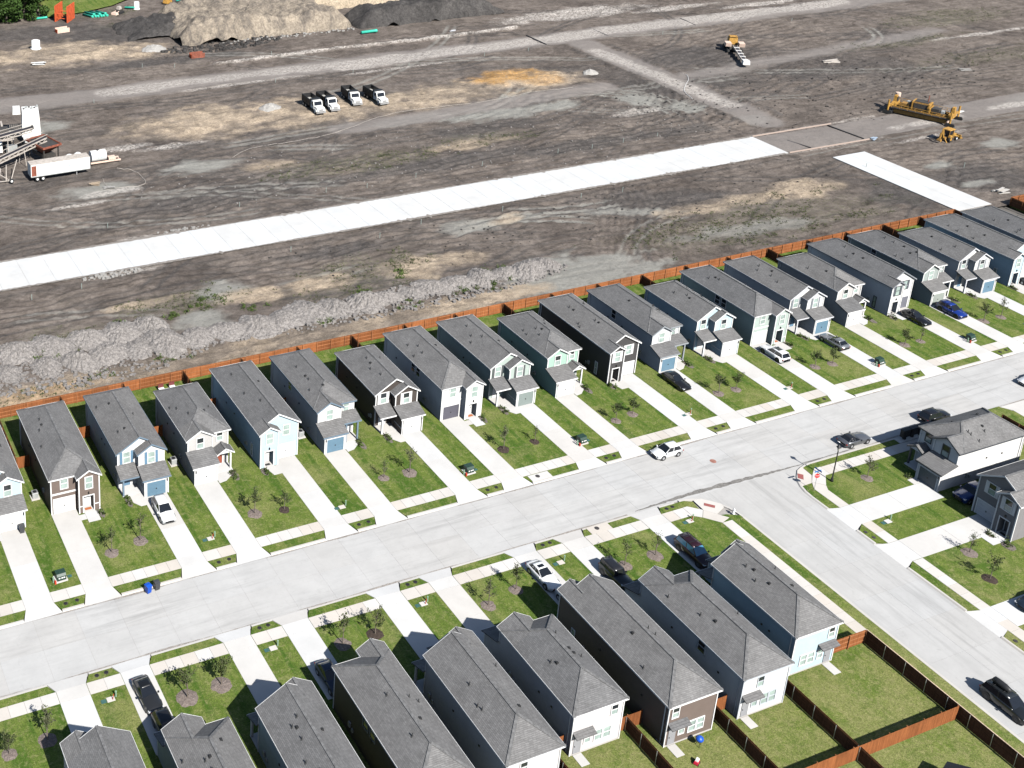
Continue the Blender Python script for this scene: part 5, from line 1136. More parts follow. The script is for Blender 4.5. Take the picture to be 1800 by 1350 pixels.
def ac(x, y, label):
    t = empty('ac_unit', (x, y, 0), 0, label, 'air conditioner', 'air conditioners'); b = B(); b.box(-.55, .55, -.6, .6, -.05, .12); b.build('pad', MT['walk'], t)
    b = B(); b.box(-.38, .38, -.38, .38, .12, .86); c = b.build('cabinet', MT['acgrey'], t); b = B(); b.box(-.40, .40, -.40, .40, .861, .93, .03); b.build('top_grille', MT['galv'], c); b = B(); b.cyl((0, 0, .93), (0, 0, .945), .27, .27, 16); b.build('fan', MT['black'], c)
for x, y, lb in ((29.15, 129.0, 'air conditioner beside the taupe house'), (48.1, 129.2, 'air conditioner beside the light grey house'), (66.6, 128.7, 'air conditioner beside the white house with slate trim'), (83.6, 130.0, 'air conditioner between the dark brown and white houses')): ac(x, y, lb)
# lamp, stop sign, hydrant, mailboxes
t = empty('street_lamp', (126.95, 94.6, 0), 0, 'black street lamp with lantern head on the corner lawn', 'street lamp')
b = B(); b.lathe((0, 0, 0), [(.20, 0), (.20, .25), (.13, .55), (.085, .7), (.065, 4.75), (.10, 4.8)], 12); b.build('post', MT['black'], t, True)
b = B(); b.lathe((0, 0, 4.8), [(.10, 0), (.24, .45), (.20, .46)], 8); b.build('lantern', MT['lampglass'], t); b = B(); b.lathe((0, 0, 5.26), [(.32, 0), (.20, .18), (.05, .34), (.02, .46)], 10); b.build('cap', MT['black'], t)
t = empty('stop_sign', (123.2, 93.95, 0), R(-20), 'red stop sign with blue street name plates at the junction', 'sign')
b = B(); b.cyl((0, 0, 0), (0, 0, 3.25), .035, .035, 8); b.build('post', MT['galv'], t)
b = B(); oc = [(.34*math.cos(R(22.5+45*k)), 2.35+.34*math.sin(R(22.5+45*k))) for k in range(8)]; b.prism_y(oc, -.075, -.05); pl = b.build('sign_plate', MT['signred'], t)
b = B(); b.prism_y([(.36*math.cos(R(22.5+45*k)), 2.35+.36*math.sin(R(22.5+45*k))) for k in range(8)], -.0495, -.036); b.build('plate_border', MT['white'], pl)
tc = bpy.data.curves.new('lettering', 'FONT'); tc.body = 'STOP'; tc.size = .23; tc.align_x = 'CENTER'; tc.align_y = 'CENTER'; tc.extrude = .004
tmp = bpy.data.objects.new('tmp', tc); COL.objects.link(tmp); dg = bpy.context.evaluated_depsgraph_get(); tme = bpy.data.meshes.new_from_object(tmp.evaluated_get(dg)); bpy.data.objects.remove(tmp)
tme.materials.clear(); tme.materials.append(MT['white']); lo = put('lettering', tme, pl, (0, -.082, 2.35)); lo.rotation_euler = (math.pi/2, 0, 0)
for nm, rz, z in (('street_name_plate', 20, 3.0), ('street_name_plate', 110, 3.22)):
    b = B(); c, s = math.cos(R(rz)), math.sin(R(rz)); b.bar((-.55*c, -.55*s, z), (.55*c, .55*s, z), .025, .2); q = b.build(nm, MT['signblue'], t)
t = empty('fire_hydrant', (110.05, 94.15, 0), .5, 'silver white fire hydrant in the verge at the junction', 'hydrant'); b = B(); b.lathe((0, 0, 0), [(.19, 0), (.19, .07), (.13, .08), (.13, .52), (.17, .55), (.15, .66), (.06, .76), (.05, .84)], 14); b.build('barrel', MT['hydrant'], t, True)
for a, l in ((0, .24), (math.pi, .24), (-math.pi/2, .28)): b = B(); b.cyl((0, 0, .42), (l*math.cos(a), l*math.sin(a), .42), .085, .075, 10); b.build('nozzle', MT['hydrant'], t)
for k in range(4):
    t = empty('mailbox_cluster', (143.9+k*1.45, 98.0, .03), 0, 'black cluster mailbox cabinet at the kerb, %s' % nth(k), 'mailbox', 'cluster mailboxes')
    b = B(); b.box(-.18, .18, -.15, .15, 0, .45); b.build('pedestal', MT['black'], t); b = B(); b.box(-.66, .66, -.26, .26, .45, 1.5); c = b.build('cabinet', MT['black'], t)
    b = B(); b.prism_y([(-.72, 1.5), (.72, 1.5), (.66, 1.60), (-.66, 1.60)], -.32, .32); b.build('lid', MT['black'], t)
    for i in range(4):
        for j in range(3): b = B(); b.box(-.60+i*.31, -.34+i*.31, .261, .275, .52+j*.32, .80+j*.32); b.build('mail_door', MT['iron'], c)
    for i in range(4):
        for j in range(3): b = B(); b.box(-.60+i*.31, -.34+i*.31, -.275, -.261, .52+j*.32, .80+j*.32); b.build('mail_door', MT['iron'], c)
# yard things
t = empty('kettle_grill', (80.4, 67.9, 0), 0, 'blue covered kettle grill on the grass behind the taupe house', 'grill'); b = B(); b.lathe((0, 0, .55), [(.10, 0), (.34, .14), (.40, .32), (.36, .46), (.18, .60), (.04, .66)], 16); b.build('cover', MT['binblue'], t, True)
for k in range(3): a = k*2.1; b = B(); b.cyl((.3*math.cos(a), .3*math.sin(a), 0), (.14*math.cos(a), .14*math.sin(a), .6), .025, .025, 6); b.build('leg', MT['black'], t)
def ball(name, x, y, rr, mat, label, cat):
    b = B(); pr = [(rr*math.sin(math.pi*k/8)+.001, rr-rr*math.cos(math.pi*k/8)) for k in range(9)]; b.lathe((0, 0, 0), pr, 14); tag(b.build(name, mat, None, True, (x, y, 0)), label, cat)
ball('toy_ball', 70.0, 68.6, .22, pnt((.05, .35, .45)), 'small turquoise ball on the grass behind the pinkish grey house', 'ball')
def lowchair(x, y, label, c):
    t = empty('patio_chair', (x, y, 0), 0, label, 'chair', 'patio chairs'); b = B(); b.box(-.42, .42, -.4, .4, .30, .42); b.build('seat', MT['white'], t); b = B(); b.box(-.42, .42, .28, .42, .42, .95); b.build('backrest', pnt(c), t)
    for sx in (-.36, .36):
        for sy in (-.34, .34): b = B(); b.box(sx-.035, sx+.035, sy-.035, sy+.035, 0, .30); b.build('leg', MT['black'], t)
lowchair(52.6, 146.2, 'left white and maroon patio chair by the back fence', (.16, .04, .04)); lowchair(54.3, 146.2, 'right white and maroon patio chair by the back fence', (.16, .04, .04))
t = empty('kids_toy_car', (78.7, 66.3, 0), .5, 'small red and white toy cart beside the taupe house patio', 'toy'); b = B(); b.box(-.35, .35, -.22, .22, .12, .36, .06); b.build('body', pnt((.5, .02, .05)), t); b = B(); b.box(-.15, .3, -.16, .16, .36, .55, .05); b.build('seat', MT['white'], t)
for sx in (-.22, .22):
    for sy in (-.24, .24): b = B(); b.cyl((sx, sy-.03, .11), (sx, sy+.03, .11), .11, .11, 10); b.build('wheel', MT['black'], t)
t = empty('storage_bin', (86.0, 144.2, 0), .3, 'blue and white plastic storage box behind the white house with charcoal garage', 'storage box'); b = B(); b.box(-.55, .55, -.4, .4, 0, .62, .04); b.build('body', pnt((.08, .16, .42)), t); b = B(); b.box(-.6, .6, -.45, .45, .621, .74, .06); b.build('lid', MT['white'], t)
t = empty('shed', (98.5, 54.6, 0), .35, 'dark shed roof corner at the bottom edge in the fenced yard', 'shed'); b = B(); b.box(-1.6, 1.6, -2.2, 1.2, 0, 1.9); b.build('wall', pnt((.10, .09, .085)), t); b = B(); b.prism_x([(-2.4, 1.9), (1.4, 1.9), (-.5, 2.7)], -1.8, 1.8); b.build('roof', MT['black'], t)
# ================================================================ SITE PLANT
def wheel(parent, x, y, z, rr, wd, n=18, rim='white', axis='y', nm='wheel'):
    b = B()
    if axis == 'y': b.lathe((x, y, z), [(rr*.5, -wd/2), (rr*.95, -wd/2), (rr, -wd*.3), (rr, wd*.3), (rr*.95, wd/2), (rr*.5, wd/2)], n, 'y')
    else: b.lathe((x, y, z), [(rr*.5, -wd/2), (rr*.95, -wd/2), (rr, -wd*.3), (rr, wd*.3), (rr*.95, wd/2), (rr*.5, wd/2)], n, 'x')
    w_ = b.build(nm, MT['tyre'], parent, True); b = B(); o = wd/2+.02
    if axis == 'y': b.cyl((x, y-o, z), (x, y+o, z), rr*.5, rr*.5, 12)
    else: b.cyl((x-o, y, z), (x+o, y, z), rr*.5, rr*.5, 12)
    b.build('rim', MT[rim], w_)
def dump_truck(x, y, rot, label, load=True):
    t = empty('dump_truck', (x, y, ground_z(x, y)), rot, label, 'dump truck', 'dump trucks parked on the tan ground')
    def P_(nm, m, *boxes, **k):
        b = B()
        for q in boxes: b.box(*q)
        return b.build(nm, m, t)
    P_('chassis', MT['machine'], (-4.3, 3.9, -.45, .45, .65, .95))
    b = B(); b.prism_y([(2.2, .95), (3.95, .85), (3.95, 1.45), (3.7, 1.62), (2.2, 1.75)], -1.0, 1.0); b.build('hood', MT['tarp'], t)
    b = B(); b.prism_y([(.55, .95), (2.25, .95), (2.25, 1.75), (1.85, 2.75), (.55, 2.75)], -1.15, 1.15); cb_ = b.build('cab', MT['tarp'], t); b = B(); b.box(.6, 1.8, -1.1, 1.1, 2.751, 2.84, .06); b.build('cab_roof', MT['tarp'], t)
    b = B(); b.hexa([(2.24, -1.0, 1.80), (2.24, 1.0, 1.80), (2.20, 1.0, 1.80), (2.20, -1.0, 1.80), (1.91, -.95, 2.66), (1.91, .95, 2.66), (1.86, .95, 2.66), (1.86, -.95, 2.66)]); b.build('windshield', CARGLASS, t)
    for s in (-1, 1):
        b = B(); b.box(.95, 1.8, *sorted((s*1.151, s*1.165)), 1.85, 2.55); b.build('side_window', CARGLASS, t)
        b = B(); b.prism_y([(2.4, .75), (3.75, .75), (3.6, 1.25), (2.6, 1.3)], *sorted((s*.9, s*1.22))); b.build('fender', MT['tarp'], t)
        b = B(); b.box(3.72, 3.97, *sorted((s*.72, s*1.0)), 1.0, 1.25); b.build('headlight', MT['lens'], t)
        b = B(); b.box(2.0, 2.1, *sorted((s*1.25, s*1.5)), 1.8, 2.35); b.build('mirror', MT['black'], t)
        wheel(t, 3.0, s*1.05, .52, .52, .32)
        wheel(t, -2.0, s*.95, .52, .52, .62, rim='galv'); wheel(t, -3.4, s*.95, .52, .52, .62, rim='galv')
    P_('grille', MT['galv'], (3.951, 3.99, -.55, .55, .95, 1.42)); P_('bumper', MT['galv'], (3.9, 4.15, -1.2, 1.2, .45, .75))
    P_('fuel_tank', MT['machine'], (.2, 1.2, .8, 1.2, .5, .95))
    b = B(); b.box(-4.4, .35, -1.22, 1.22, 1.1, 1.25); b.box(-4.4, .35, -1.25, -1.13, 1.249, 2.75); b.box(-4.4, .35, 1.13, 1.25, 1.249, 2.75); b.box(-4.45, -4.34, -1.24, 1.24, 1.1, 2.7); b.box(.25, .36, -1.24, 1.24, 1.1, 2.9); bed_ = b.build('bed', MT['black'], t)
    for k in range(6): 
        for s in (-1, 1): b = B(); xx = -4.1+k*.82; b.box(xx, xx+.1, *sorted((s*1.25, s*1.33)), 1.15, 2.7); b.build('rib', MT['black'], bed_)
    b = B(); b.box(-4.33, .24, -1.12, 1.12, 1.251, 1.62); b.build('load', MT['sand'], t)
    P_('cab_shield', MT['black'], (.2, 1.15, -1.2, 1.2, 2.9, 3.02))
for (x, y, rt_, lb) in ((127.8, 246.4, -math.pi/2-.03, 'leftmost white dump truck with black bed'), (131.8, 246.8, -math.pi/2-.02, 'second white dump truck close beside the leftmost one'), (139.6, 249.4, -math.pi/2-.12, 'third white dump truck, parked apart in the middle'), (145.3, 247.6, -math.pi/2+.03, 'rightmost white dump truck, in front of the tan strip')): dump_truck(x, y, rt_, lb)
# slipform paver
t = empty('slipform_paver', (260.2, 191.0, ground_z(260, 190)), R(-66), 'large yellow concrete paving machine standing across the dirt road', 'paver')
def BX(nm, m, *a, tz=0): b = B(); b.box(*a, tz); return b.build(nm, m, t)
for yy in (-2.6, -.6, 1.4, 2.9): BX('main_beam', MT['yellowd'], -7.6, 7.6, yy-.22, yy+.22, 1.25, 1.8)
for k in range(9): BX('cross_member', MT['yellowd'], -7.2+k*1.8, -6.95+k*1.8, -2.9, 3.2, 1.3, 1.7)
BX('front_walkway', MT['machine'], -7.4, 7.4, -3.9, -2.9, 1.5, 1.6); BX('rear_walkway', MT['machine'], -7.4, 7.4, 3.15, 4.0, 1.5, 1.6)
for k in range(8):
    for yy in (-3.85, 3.95): b = B(); b.bar((-7.2+k*2.05, yy, 1.6), (-7.2+k*2.05, yy, 2.6), .08); b.build('rail_post', MT['yellow'], t)
for yy in (-3.85, 3.95):
    for z in (2.1, 2.6): b = B(); b.bar((-7.2, yy, z), (7.15, yy, z), .08); b.build('hand_rail', MT['yellow'], t)
BX('engine_house', MT['yellowd'], -2.6, 1.6, -1.6, 2.0, 1.8, 3.7, tz=.12); BX('engine_grille', MT['machine'], -2.2, 1.2, -1.66, -1.5, 2.0, 3.4); BX('engine_deck', MT['machine'], -2.2, 1.2, -1.2, 1.7, 3.701, 3.85); BX('radiator', MT['machine'], -3.4, -2.62, -1.2, 1.5, 1.9, 3.3); BX('frame_hoop', MT['yellow'], -2.75, -2.45, -1.9, 2.2, 3.5, 3.75); BX('frame_hoop', MT['yellow'], 1.45, 1.75, -1.9, 2.2, 3.5, 3.75)
for sx in (-2.6, 1.6):
    for yy in (-1.85, 2.1): BX('hoop_post', MT['yellow'], sx-.12, sx+.12, yy-.12, yy+.12, 1.8, 3.5)
b = B(); b.cyl((.7, .8, 3.7), (.7, .8, 5.5), .13, .11, 10); b.build('exhaust_stack', MT['rust'], t); BX('fuel_tank', MT['machine'], 2.2, 4.2, -1.3, 1.2, 1.85, 2.9); BX('hydraulic_tank', MT['yellowd'], -5.4, -3.6, -1.4, .6, 1.85, 2.7); BX('valve_bank', MT['acgrey'], 4.5, 5.4, -.6, 1.0, 1.85, 2.5); BX('control_console', MT['acgrey'], -4.6, -4.0, 1.0, 2.2, 1.85, 2.9); BX('operator_platform', MT['yellow'], 1.8, 2.1, -2.2, 2.2, 1.85, 2.9)
for k in range(7): b = B(); b.bar((-5.2+k*1.7, -2.4, 1.9), (-4.4+k*1.7, 2.6, 2.1+.3*(k % 3)), .14); b.build('hydraulic_line', MT['tyre'], t)
for sx in (-1, 1):
    BX('bolster', MT['yellow'], *sorted((sx*6.6, sx*7.9)), -2.2, 2.4, 1.5, 2.5, tz=.08); BX('end_tower', MT['yellow'], *sorted((sx*6.9, sx*7.8)), -.6, 1.2, 2.4, 4.0, tz=.1); BX('tower_panel', MT['machine'], *sorted((sx*6.7, sx*6.9)), -.4, 1.0, 2.5, 3.7)
    for yy in (-4.4, 4.6):
        b = B(); b.bar((sx*7.2, yy*.4, 2.2), (sx*7.9, yy, 2.0), .5, .55); b.build('leg_arm', MT['yellow'], t); b = B(); b.cyl((sx*7.9, yy, .7), (sx*7.9, yy, 3.6), .26, .26, 10); b.build('leg', MT['yellow'], t)
        b = B(); b.prism_y([(sx*7.9-1.3, .3), (sx*7.9-1.0, 0), (sx*7.9+1.0, 0), (sx*7.9+1.3, .3), (sx*7.9+1.0, .85), (sx*7.9-1.0, .85)], yy-.28, yy+.28); b.build('crawler_track', MT['tyre'], t)
BX('paving_pan', MT['machine'], -6.8, 6.8, -2.4, 2.6, .25, 1.1); BX('side_plate', MT['pinkw'], -7.0, -6.8, -2.8, 2.9, .2, 1.1); BX('side_plate', MT['pinkw'], 6.8, 7.0, -2.8, 2.9, .2, 1.1); BX('spreader_blade', MT['yellowd'], -6.6, 6.6, -3.3, -3.1, .3, 1.2)
b = B(); b.lathe((-7.3, 1.6, 3.4), [(.1, 0), (.72, .05), (.72, 1.05), (.1, 1.1)], 14); b.build('water_tank', MT['pinkw'], t); t.scale = (.84, .74, .95)
# backhoe loader
t = empty('backhoe_loader', (251.8, 177.6, ground_z(252, 177)), R(8), 'yellow backhoe loader below the paving machine', 'backhoe')
BX('chassis', MT['yellowd'], -1.9, 2.2, -.45, .45, .55, 1.05); b = B(); b.prism_y([(.7, 1.0), (2.3, 1.0), (2.3, 1.45), (.7, 1.75)], -.5, .5); b.build('hood', MT['yellow'], t)
BX('cab_floor', MT['machine'], -1.1, .7, -.8, .8, .95, 1.15); BX('seat', MT['black'], -.5, .1, -.3, .3, 1.15, 1.75)
for sx in (-1.0, .6):
    for sy in (-.72, .72): BX('cab_pillar', MT['yellow'], sx-.05, sx+.05, sy-.05, sy+.05, 1.15, 2.7)
BX('cab_roof', MT['yellow'], -1.3, .85, -.9, .9, 2.7, 2.85, tz=.05); BX('cab_glass', CARGLASS, -.94, .54, -.66, .66, 1.6, 2.68)
for s in (-1, 1):
    wheel(t, -.75, s*.95, .72, .72, .45, rim='yellow'); wheel(t, 1.75, s*.9, .45, .45, .32, rim='white'); b = B(); b.prism_y([(-1.35, 1.15), (-.15, 1.15), (-.3, 1.55), (-1.2, 1.55)], s*.95-.25, s*.95+.25); b.build('fender', MT['yellow'], t)
    b = B(); b.bar((.5, s*.62, 1.35), (2.6, s*.62, .8), .16, .22); b.build('loader_arm', MT['yellow'], t); b = B(); b.bar((2.55, s*.62, .85), (3.3, s*.62, .5), .14, .2); b.build('loader_arm', MT['yellow'], t)
    b = B(); b.bar((-2.0, s*.4, .9), (-2.2, s*1.15, .15), .18); b.build('stabiliser', MT['yellow'], t)
b = B(); b.prism_y([(3.1, .15), (4.0, .1), (4.05, .2), (3.3, .45), (3.35, 1.0), (3.15, 1.0)], -1.1, 1.1); b.build('loader_bucket', MT['yellow'], t)
b = B(); b.bar((-2.0, 0, 1.1), (-2.5, 0, 3.0), .3, .34); b.build('boom', MT['yellow'], t); b = B(); b.bar((-2.5, 0, 3.0), (-3.2, 0, 1.0), .24, .28); b.build('dipper_arm', MT['yellow'], t); b = B(); b.prism_y([(-3.4, 1.1), (-3.0, 1.0), (-2.7, .4), (-3.1, .25), (-3.55, .6)], -.32, .32); b.build('backhoe_bucket', MT['yellowd'], t)
# belt placer
t = empty('belt_placer', (258.5, 249.0, ground_z(258, 249)), R(-122), 'yellow machine with a long conveyor arm on the dark dirt', 'belt placer')
BX('frame', MT['machine'], -3.0, 3.0, -1.5, 1.5, .9, 1.5); BX('engine_hood', MT['yellow'], -2.6, -.4, -1.2, 1.2, 1.5, 3.2, tz=.1); BX('canopy', MT['yellow'], -2.3, -.5, -1.0, 1.0, 3.5, 3.62)
for sx in (-2.1, -.7):
    for sy in (-.85, .85): BX('canopy_post', MT['yellow'], sx-.05, sx+.05, sy-.05, sy+.05, 3.2, 3.5)
for s in (-1, 1):
    b = B(); b.prism_y([(.2, 1.5), (2.2, 1.5), (2.5, 2.5), (0, 2.5)], *sorted((s*1.0, s*2.5))); b.build('tank', MT['pinkw'], t)
    for sx in (-2.2, 2.2): b = B(); b.prism_y([(sx-1.1, .3), (sx-.8, 0), (sx+.8, 0), (sx+1.1, .3), (sx+.8, .85), (sx-.8, .85)], s*1.75-.28, s*1.75+.28); b.build('crawler_track', MT['tyre'], t)
for s in (-.55, .55): b = B(); b.bar((2.0, s, 1.6), (15.5, s, 1.0), .16, .5); b.build('conveyor_side', MT['lattice'], t)
b = B(); b.bar((2.0, 0, 1.75), (15.5, 0, 1.15), .95, .08); b.build('belt', MT['belt'], t)
for k in range(5): b = B(); xx = 4+k*2.4; b.bar((xx, -.75, 1.85-k*.1), (xx, .75, 1.85-k*.1), .14); b.build('cross_brace', MT['white'], t)
BX('discharge_hood', MT['white'], 14.6, 16.2, -.9, .9, .7, 1.7, tz=.1)
# batch plant at the left edge
t = empty('white_silo', (60.2, 252.5, 0), R(-12), 'tall white cement silo trailer of the batch plant', 'silo')
BX('silo_body', MT['tarp'], -2.0, 2.2, -3.2, 3.4, 1.6, 6.6, tz=.25); BX('bin_skirt', MT['tarp'], -1.6, 1.9, -3.6, -1.0, .5, 1.7, tz=-.15)
for sx in (-1.7, 1.9):
    for sy in (-3.0, 0, 3.2): BX('leg', MT['lattice'], sx-.12, sx+.12, sy-.12, sy+.12, 0, 1.7)
for k in range(6): BX('filter_unit', MT['acgrey' if k % 2 else 'machine'], -1.5+k*.6, -1.1+k*.6, 1.2+(k % 3)*.5, 1.7+(k % 3)*.5, 6.5, 6.75+(k % 2)*.3)
BX('dust_hood', MT['tarp'], -3.8, -2.05, .8, 3.2, 5.6, 6.9, tz=.1); BX('catwalk', MT['machine'], -4.6, -2.1, -2.5, .5, 3.4, 3.55)
for k in range(6): BX('catwalk_post', MT['lattice'], -4.6+k*.45, -4.54+k*.45, -2.52, -2.46, 3.55, 4.5)
t = empty('aggregate_hopper', (59.8, 239.6, 0), R(18), 'rust red aggregate hopper of the batch plant', 'hopper')
b = B(); b.hexa([(-.7, -.8, 1.5), (.7, -.8, 1.5), (.7, .8, 1.5), (-.7, .8, 1.5), (-1.7, -2.6, 3.0), (1.7, -2.6, 3.0), (1.7, 2.6, 3.0), (-1.7, 2.6, 3.0)]); b.build('bin', MT['rust'], t)
b = B(); b.box(-1.8, -1.68, -2.7, 2.7, 3.0, 3.35); b.box(1.68, 1.8, -2.7, 2.7, 3.0, 3.35); b.box(-1.68, 1.68, -2.7, -2.58, 3.0, 3.35); b.box(-1.68, 1.68, 2.58, 2.7, 3.0, 3.35); b.build('rim', MT['rust'], t); BX('aggregate', MT['machine'], -1.66, 1.66, -2.5, 2.5, 2.9, 3.15)
for sx in (-1.4, 1.4):
    for sy in (-2.2, 2.2): BX('leg', MT['machine'], sx-.1, sx+.1, sy-.1, sy+.1, 0, 2.6)
BX('gate_box', MT['machine'], -1.0, 1.0, -2.0, 2.0, .9, 1.5); t.scale = (1.3, 1.3, 1.25)
def conveyor(x0, y0, z0, x1, y1, z1, label, wleg=True):
    t = empty('conveyor', (0, 0, 0), 0, label, 'conveyor'); a = Vector((x0, y0, z0)); c = Vector((x1, y1, z1)); d = (c-a); L = d.length; d.normalize(); n = Vector((-d.y, d.x, 0)).normalized()
    b = B(); b.bar(a+Vector((0, 0, .1)), c+Vector((0, 0, .1)), 1.1, .12); b.build('belt', MT['belt'], t)
    for s in (-.62, .62):
        for dz, nm in ((0, 'top_chord'), (-.75, 'bottom_chord')): b = B(); b.bar(a+n*s+Vector((0, 0, dz)), c+n*s+Vector((0, 0, dz)), .20); b.build(nm, MT['lattice'], t)
        k = 0; m = int(L/1.1)
        for k in range(m):
            p = a+d*(L*k/m)+n*s; q = a+d*(L*(k+1)/m)+n*s; z1_, z2_ = (0, -.75) if k % 2 else (-.75, 0); b = B(); b.bar(p+Vector((0, 0, z1_)), q+Vector((0, 0, z2_)), .10); b.build('brace', MT['lattice'], t)
        b = B(); b.bar(a+n*s*1.5+Vector((0, 0, .9)), c+n*s*1.5+Vector((0, 0, .9)), .09); b.build('hand_rail', MT['lattice'], t)
    b = B(); b.cyl(c-n*.6, c+n*.6, .3, .3, 12); b.build('head_drum', MT['machine'], t)
    for f in (.35, .75):
        p = a+d*(L*f)
        for s in (-.9, .9): b = B(); b.bar(p+n*s*.7, Vector((p.x+n.x*s*1.5, p.y+n.y*s*1.5, .3)), .12); b.build('leg', MT['lattice'], t)
conveyor(38, 231.5, 1.2, 60.3, 240.0, 4.9, 'lower inclined lattice conveyor of the batch plant'); conveyor(37, 246.5, 1.4, 58.3, 242.8, 6.4, 'upper inclined lattice conveyor of the batch plant')
t = empty('undercarriage', (48.6, 229.6, 0), 0, 'lattice undercarriage with wheel below the lower conveyor', 'undercarriage'); wheel(t, 1.65, -.3, .5, .5, .35)
for a, c in (((1.6, 0, .5), (-3, .2, .6)), ((1.6, 0, .5), (4.0, 4.5, 3.0)), ((.6, 0, .6), (1.5, 3.5, 2.6)), ((-1, 0, .6), (.2, 3, 2.2)), ((1.4, 0, .5), (-1.5, 3, 2.0))): b = B(); b.bar(a, c, .14); b.build('strut', MT['lattice'], t)
t = empty('box_trailer', (60.4, 229.6, 0), R(1.5), 'long white graffiti marked box trailer beside the batch plant', 'trailer')
BX('box', MT['tarp'], -6.35, 6.35, -1.25, 1.25, 1.05, 3.75); BX('roof_panel', MT['lattice'], -6.35, 6.35, -1.25, 1.25, 3.751, 3.80); BX('rear_marker', MT['rust'], -6.2, -5.2, -1.29, -1.251, 1.3, 3.5); BX('chassis_rail', MT['machine'], -6.0, 6.2, -.6, .6, .8, 1.04); BX('landing_leg', MT['galv'], 3.4, 3.6, -.9, -.7, 0, 1.0); BX('landing_leg', MT['galv'], 3.4, 3.6, .7, .9, 0, 1.0)
BX('side_rail', MT['acgrey'], -6.36, 6.36, -1.275, -1.252, 1.05, 1.2)
gp = paint('faded_graffiti', (.34, .44, .50), .7, .3, 4)
r = random.Random(3)
for k in range(9):
    xx = -1.6+k*.42; h = r.uniform(.35, .8); BX('graffiti_stroke', gp, xx, xx+r.uniform(.08, .22), -1.262, -1.251, 2.2, 2.2+h)
for k, xx in enumerate((-5.0, -3.8)):
    for s in (-1, 1): wheel(t, xx, s*.95, .5, .5, .5)
t = empty('water_tank', (70.2, 233.4, 0), R(1), 'white cylindrical water tank on a pinkish steel skid', 'tank'); b = B(); b.cyl((-1.9, 0, 1.75), (1.4, 0, 1.75), 1.2, 1.2, 24); b.build('tank', MT['tarp'], t, False)
for s in (-.8, .8): BX('skid_rail', MT['pinkw'], -2.1, 4.6, s-.14, s+.14, .3, .62)
for k in range(5): BX('skid_cross', MT['pinkw'], -1.8+k*1.5, -1.6+k*1.5, -.66, .66, .35, .58)
BX('pump_frame', MT['pinkw'], 2.0, 3.6, -.6, .6, .63, 1.1); b = B(); b.cyl((-.3, 0, 2.9), (-.3, 0, 3.1), .28, .28, 12); b.build('hatch', MT['machine'], t)
for k in range(6): b = B(); xx = -.9+k*.32; b.box(xx, xx+.16, -1.215, -1.19, 1.55, 1.9); b.build('lettering', gp, t)
for x, y in ((64.2, 235.2), (66.2, 235.6)): ball('plastic_tank', x, y, 1.1, MT['tarp'], 'round white plastic tank behind the box trailer, %s of two' % ('left' if x < 65 else 'right'), 'tank')
t = empty('mixing_plant', (53.5, 250.5, 0), R(-8), 'dark cluttered mixing plant frame left of the white silo', 'mixing plant')
BX('mixer_drum', MT['machine'], -2.2, 1.6, -1.4, 1.4, 2.0, 4.2, tz=.5); BX('deck', MT['lattice'], -3.2, 2.2, -2.0, 2.0, 1.8, 1.95)
for sx in (-3.0, -.6, 2.0):
    for sy in (-1.8, 1.8): BX('leg', MT['lattice'], sx-.1, sx+.1, sy-.1, sy+.1, 0, 1.8); BX('rail_post', MT['lattice'], sx-.05, sx+.05, sy-.05, sy+.05, 1.95, 3.2)
for sy in (-1.8, 1.8): BX('hand_rail', MT['lattice'], -3.2, 2.2, sy-.05, sy+.05, 3.1, 3.2)
BX('control_cabin', MT['tarp'], -2.8, -.6, -5.2, -3.4, .4, 2.6, tz=.05); BX('generator', MT['acgrey'], .2, 2.6, -5.0, -3.6, .2, 1.6); BX('cement_screw', MT['lattice'], -.2, .2, 1.4, 5.0, 3.6, 4.0)
# trench boxes, pipes, manholes at the top
t = empty('trench_box', (94.0, 344.2, 0), R(-18), 'tall bright orange steel trench box beside the wood', 'trench box')
for s in (-1, 1):
    b = B(); b.box(-3.0, 3.0, s*1.9-.12, s*1.9+.12, 0, 5.0); b.build('side_panel', MT['orange'], t, False)
for z in (.9, 2.3):
    for xx in (-1.6, 1.6): b = B(); b.cyl((xx, -1.8, z), (xx, 1.8, z), .11, .11, 8); b.build('spreader', MT['orange'], t)
t.rotation_euler = (0, 0, R(53))
for (x, y, rz, lb) in ((89.9, 332.4, .15, 'faded orange steel bucket lying on the dark dirt'), (117.5, 296.2, 0, 'small rusty red trench shield lying on the dirt')):
    t = empty('steel_shield', (x, y, ground_z(x, y)), rz, lb, 'trench shield')
    for s in (-1, 1): BX('side_panel', MT['pinkw' if x < 100 else 'rust'], -1.9, 1.9, s*.9-.08, s*.9+.08, 0, 1.3)
    for xx in (-1.5, 1.5): b = B(); b.cyl((xx, -.85, .7), (xx, .85, .7), .09, .09, 8); b.build('spreader', MT['orange'], t)
    BX('end_plate', MT['orange'], -1.95, -1.88, -.8, .8, 0, 1.0)
def pipe(x, y, z, L, rr, rz, label, mat='teal'):
    o = B(); o.lathe((0, 0, 0), [(rr*.86, -L/2), (rr, -L/2), (rr, L/2-.6), (rr*1.15, L/2-.55), (rr*1.15, L/2), (rr*.9, L/2)], 16, 'x'); q = o.build('pipe', MT[mat], None, True, (x, y, z), rz); tag(q, label, 'pipe', 'teal pipes'); return q
k = 0
for i in range(3):
    for j in range(3):
        pipe(101.6+i*1.75+j*.5, 345.3-.15*i, .42+(.62 if j == 1 else 0), 4.2, .34, R(-62), 'teal pipe in the stack beside the orange trench box, %s' % nth(k)); k += 1
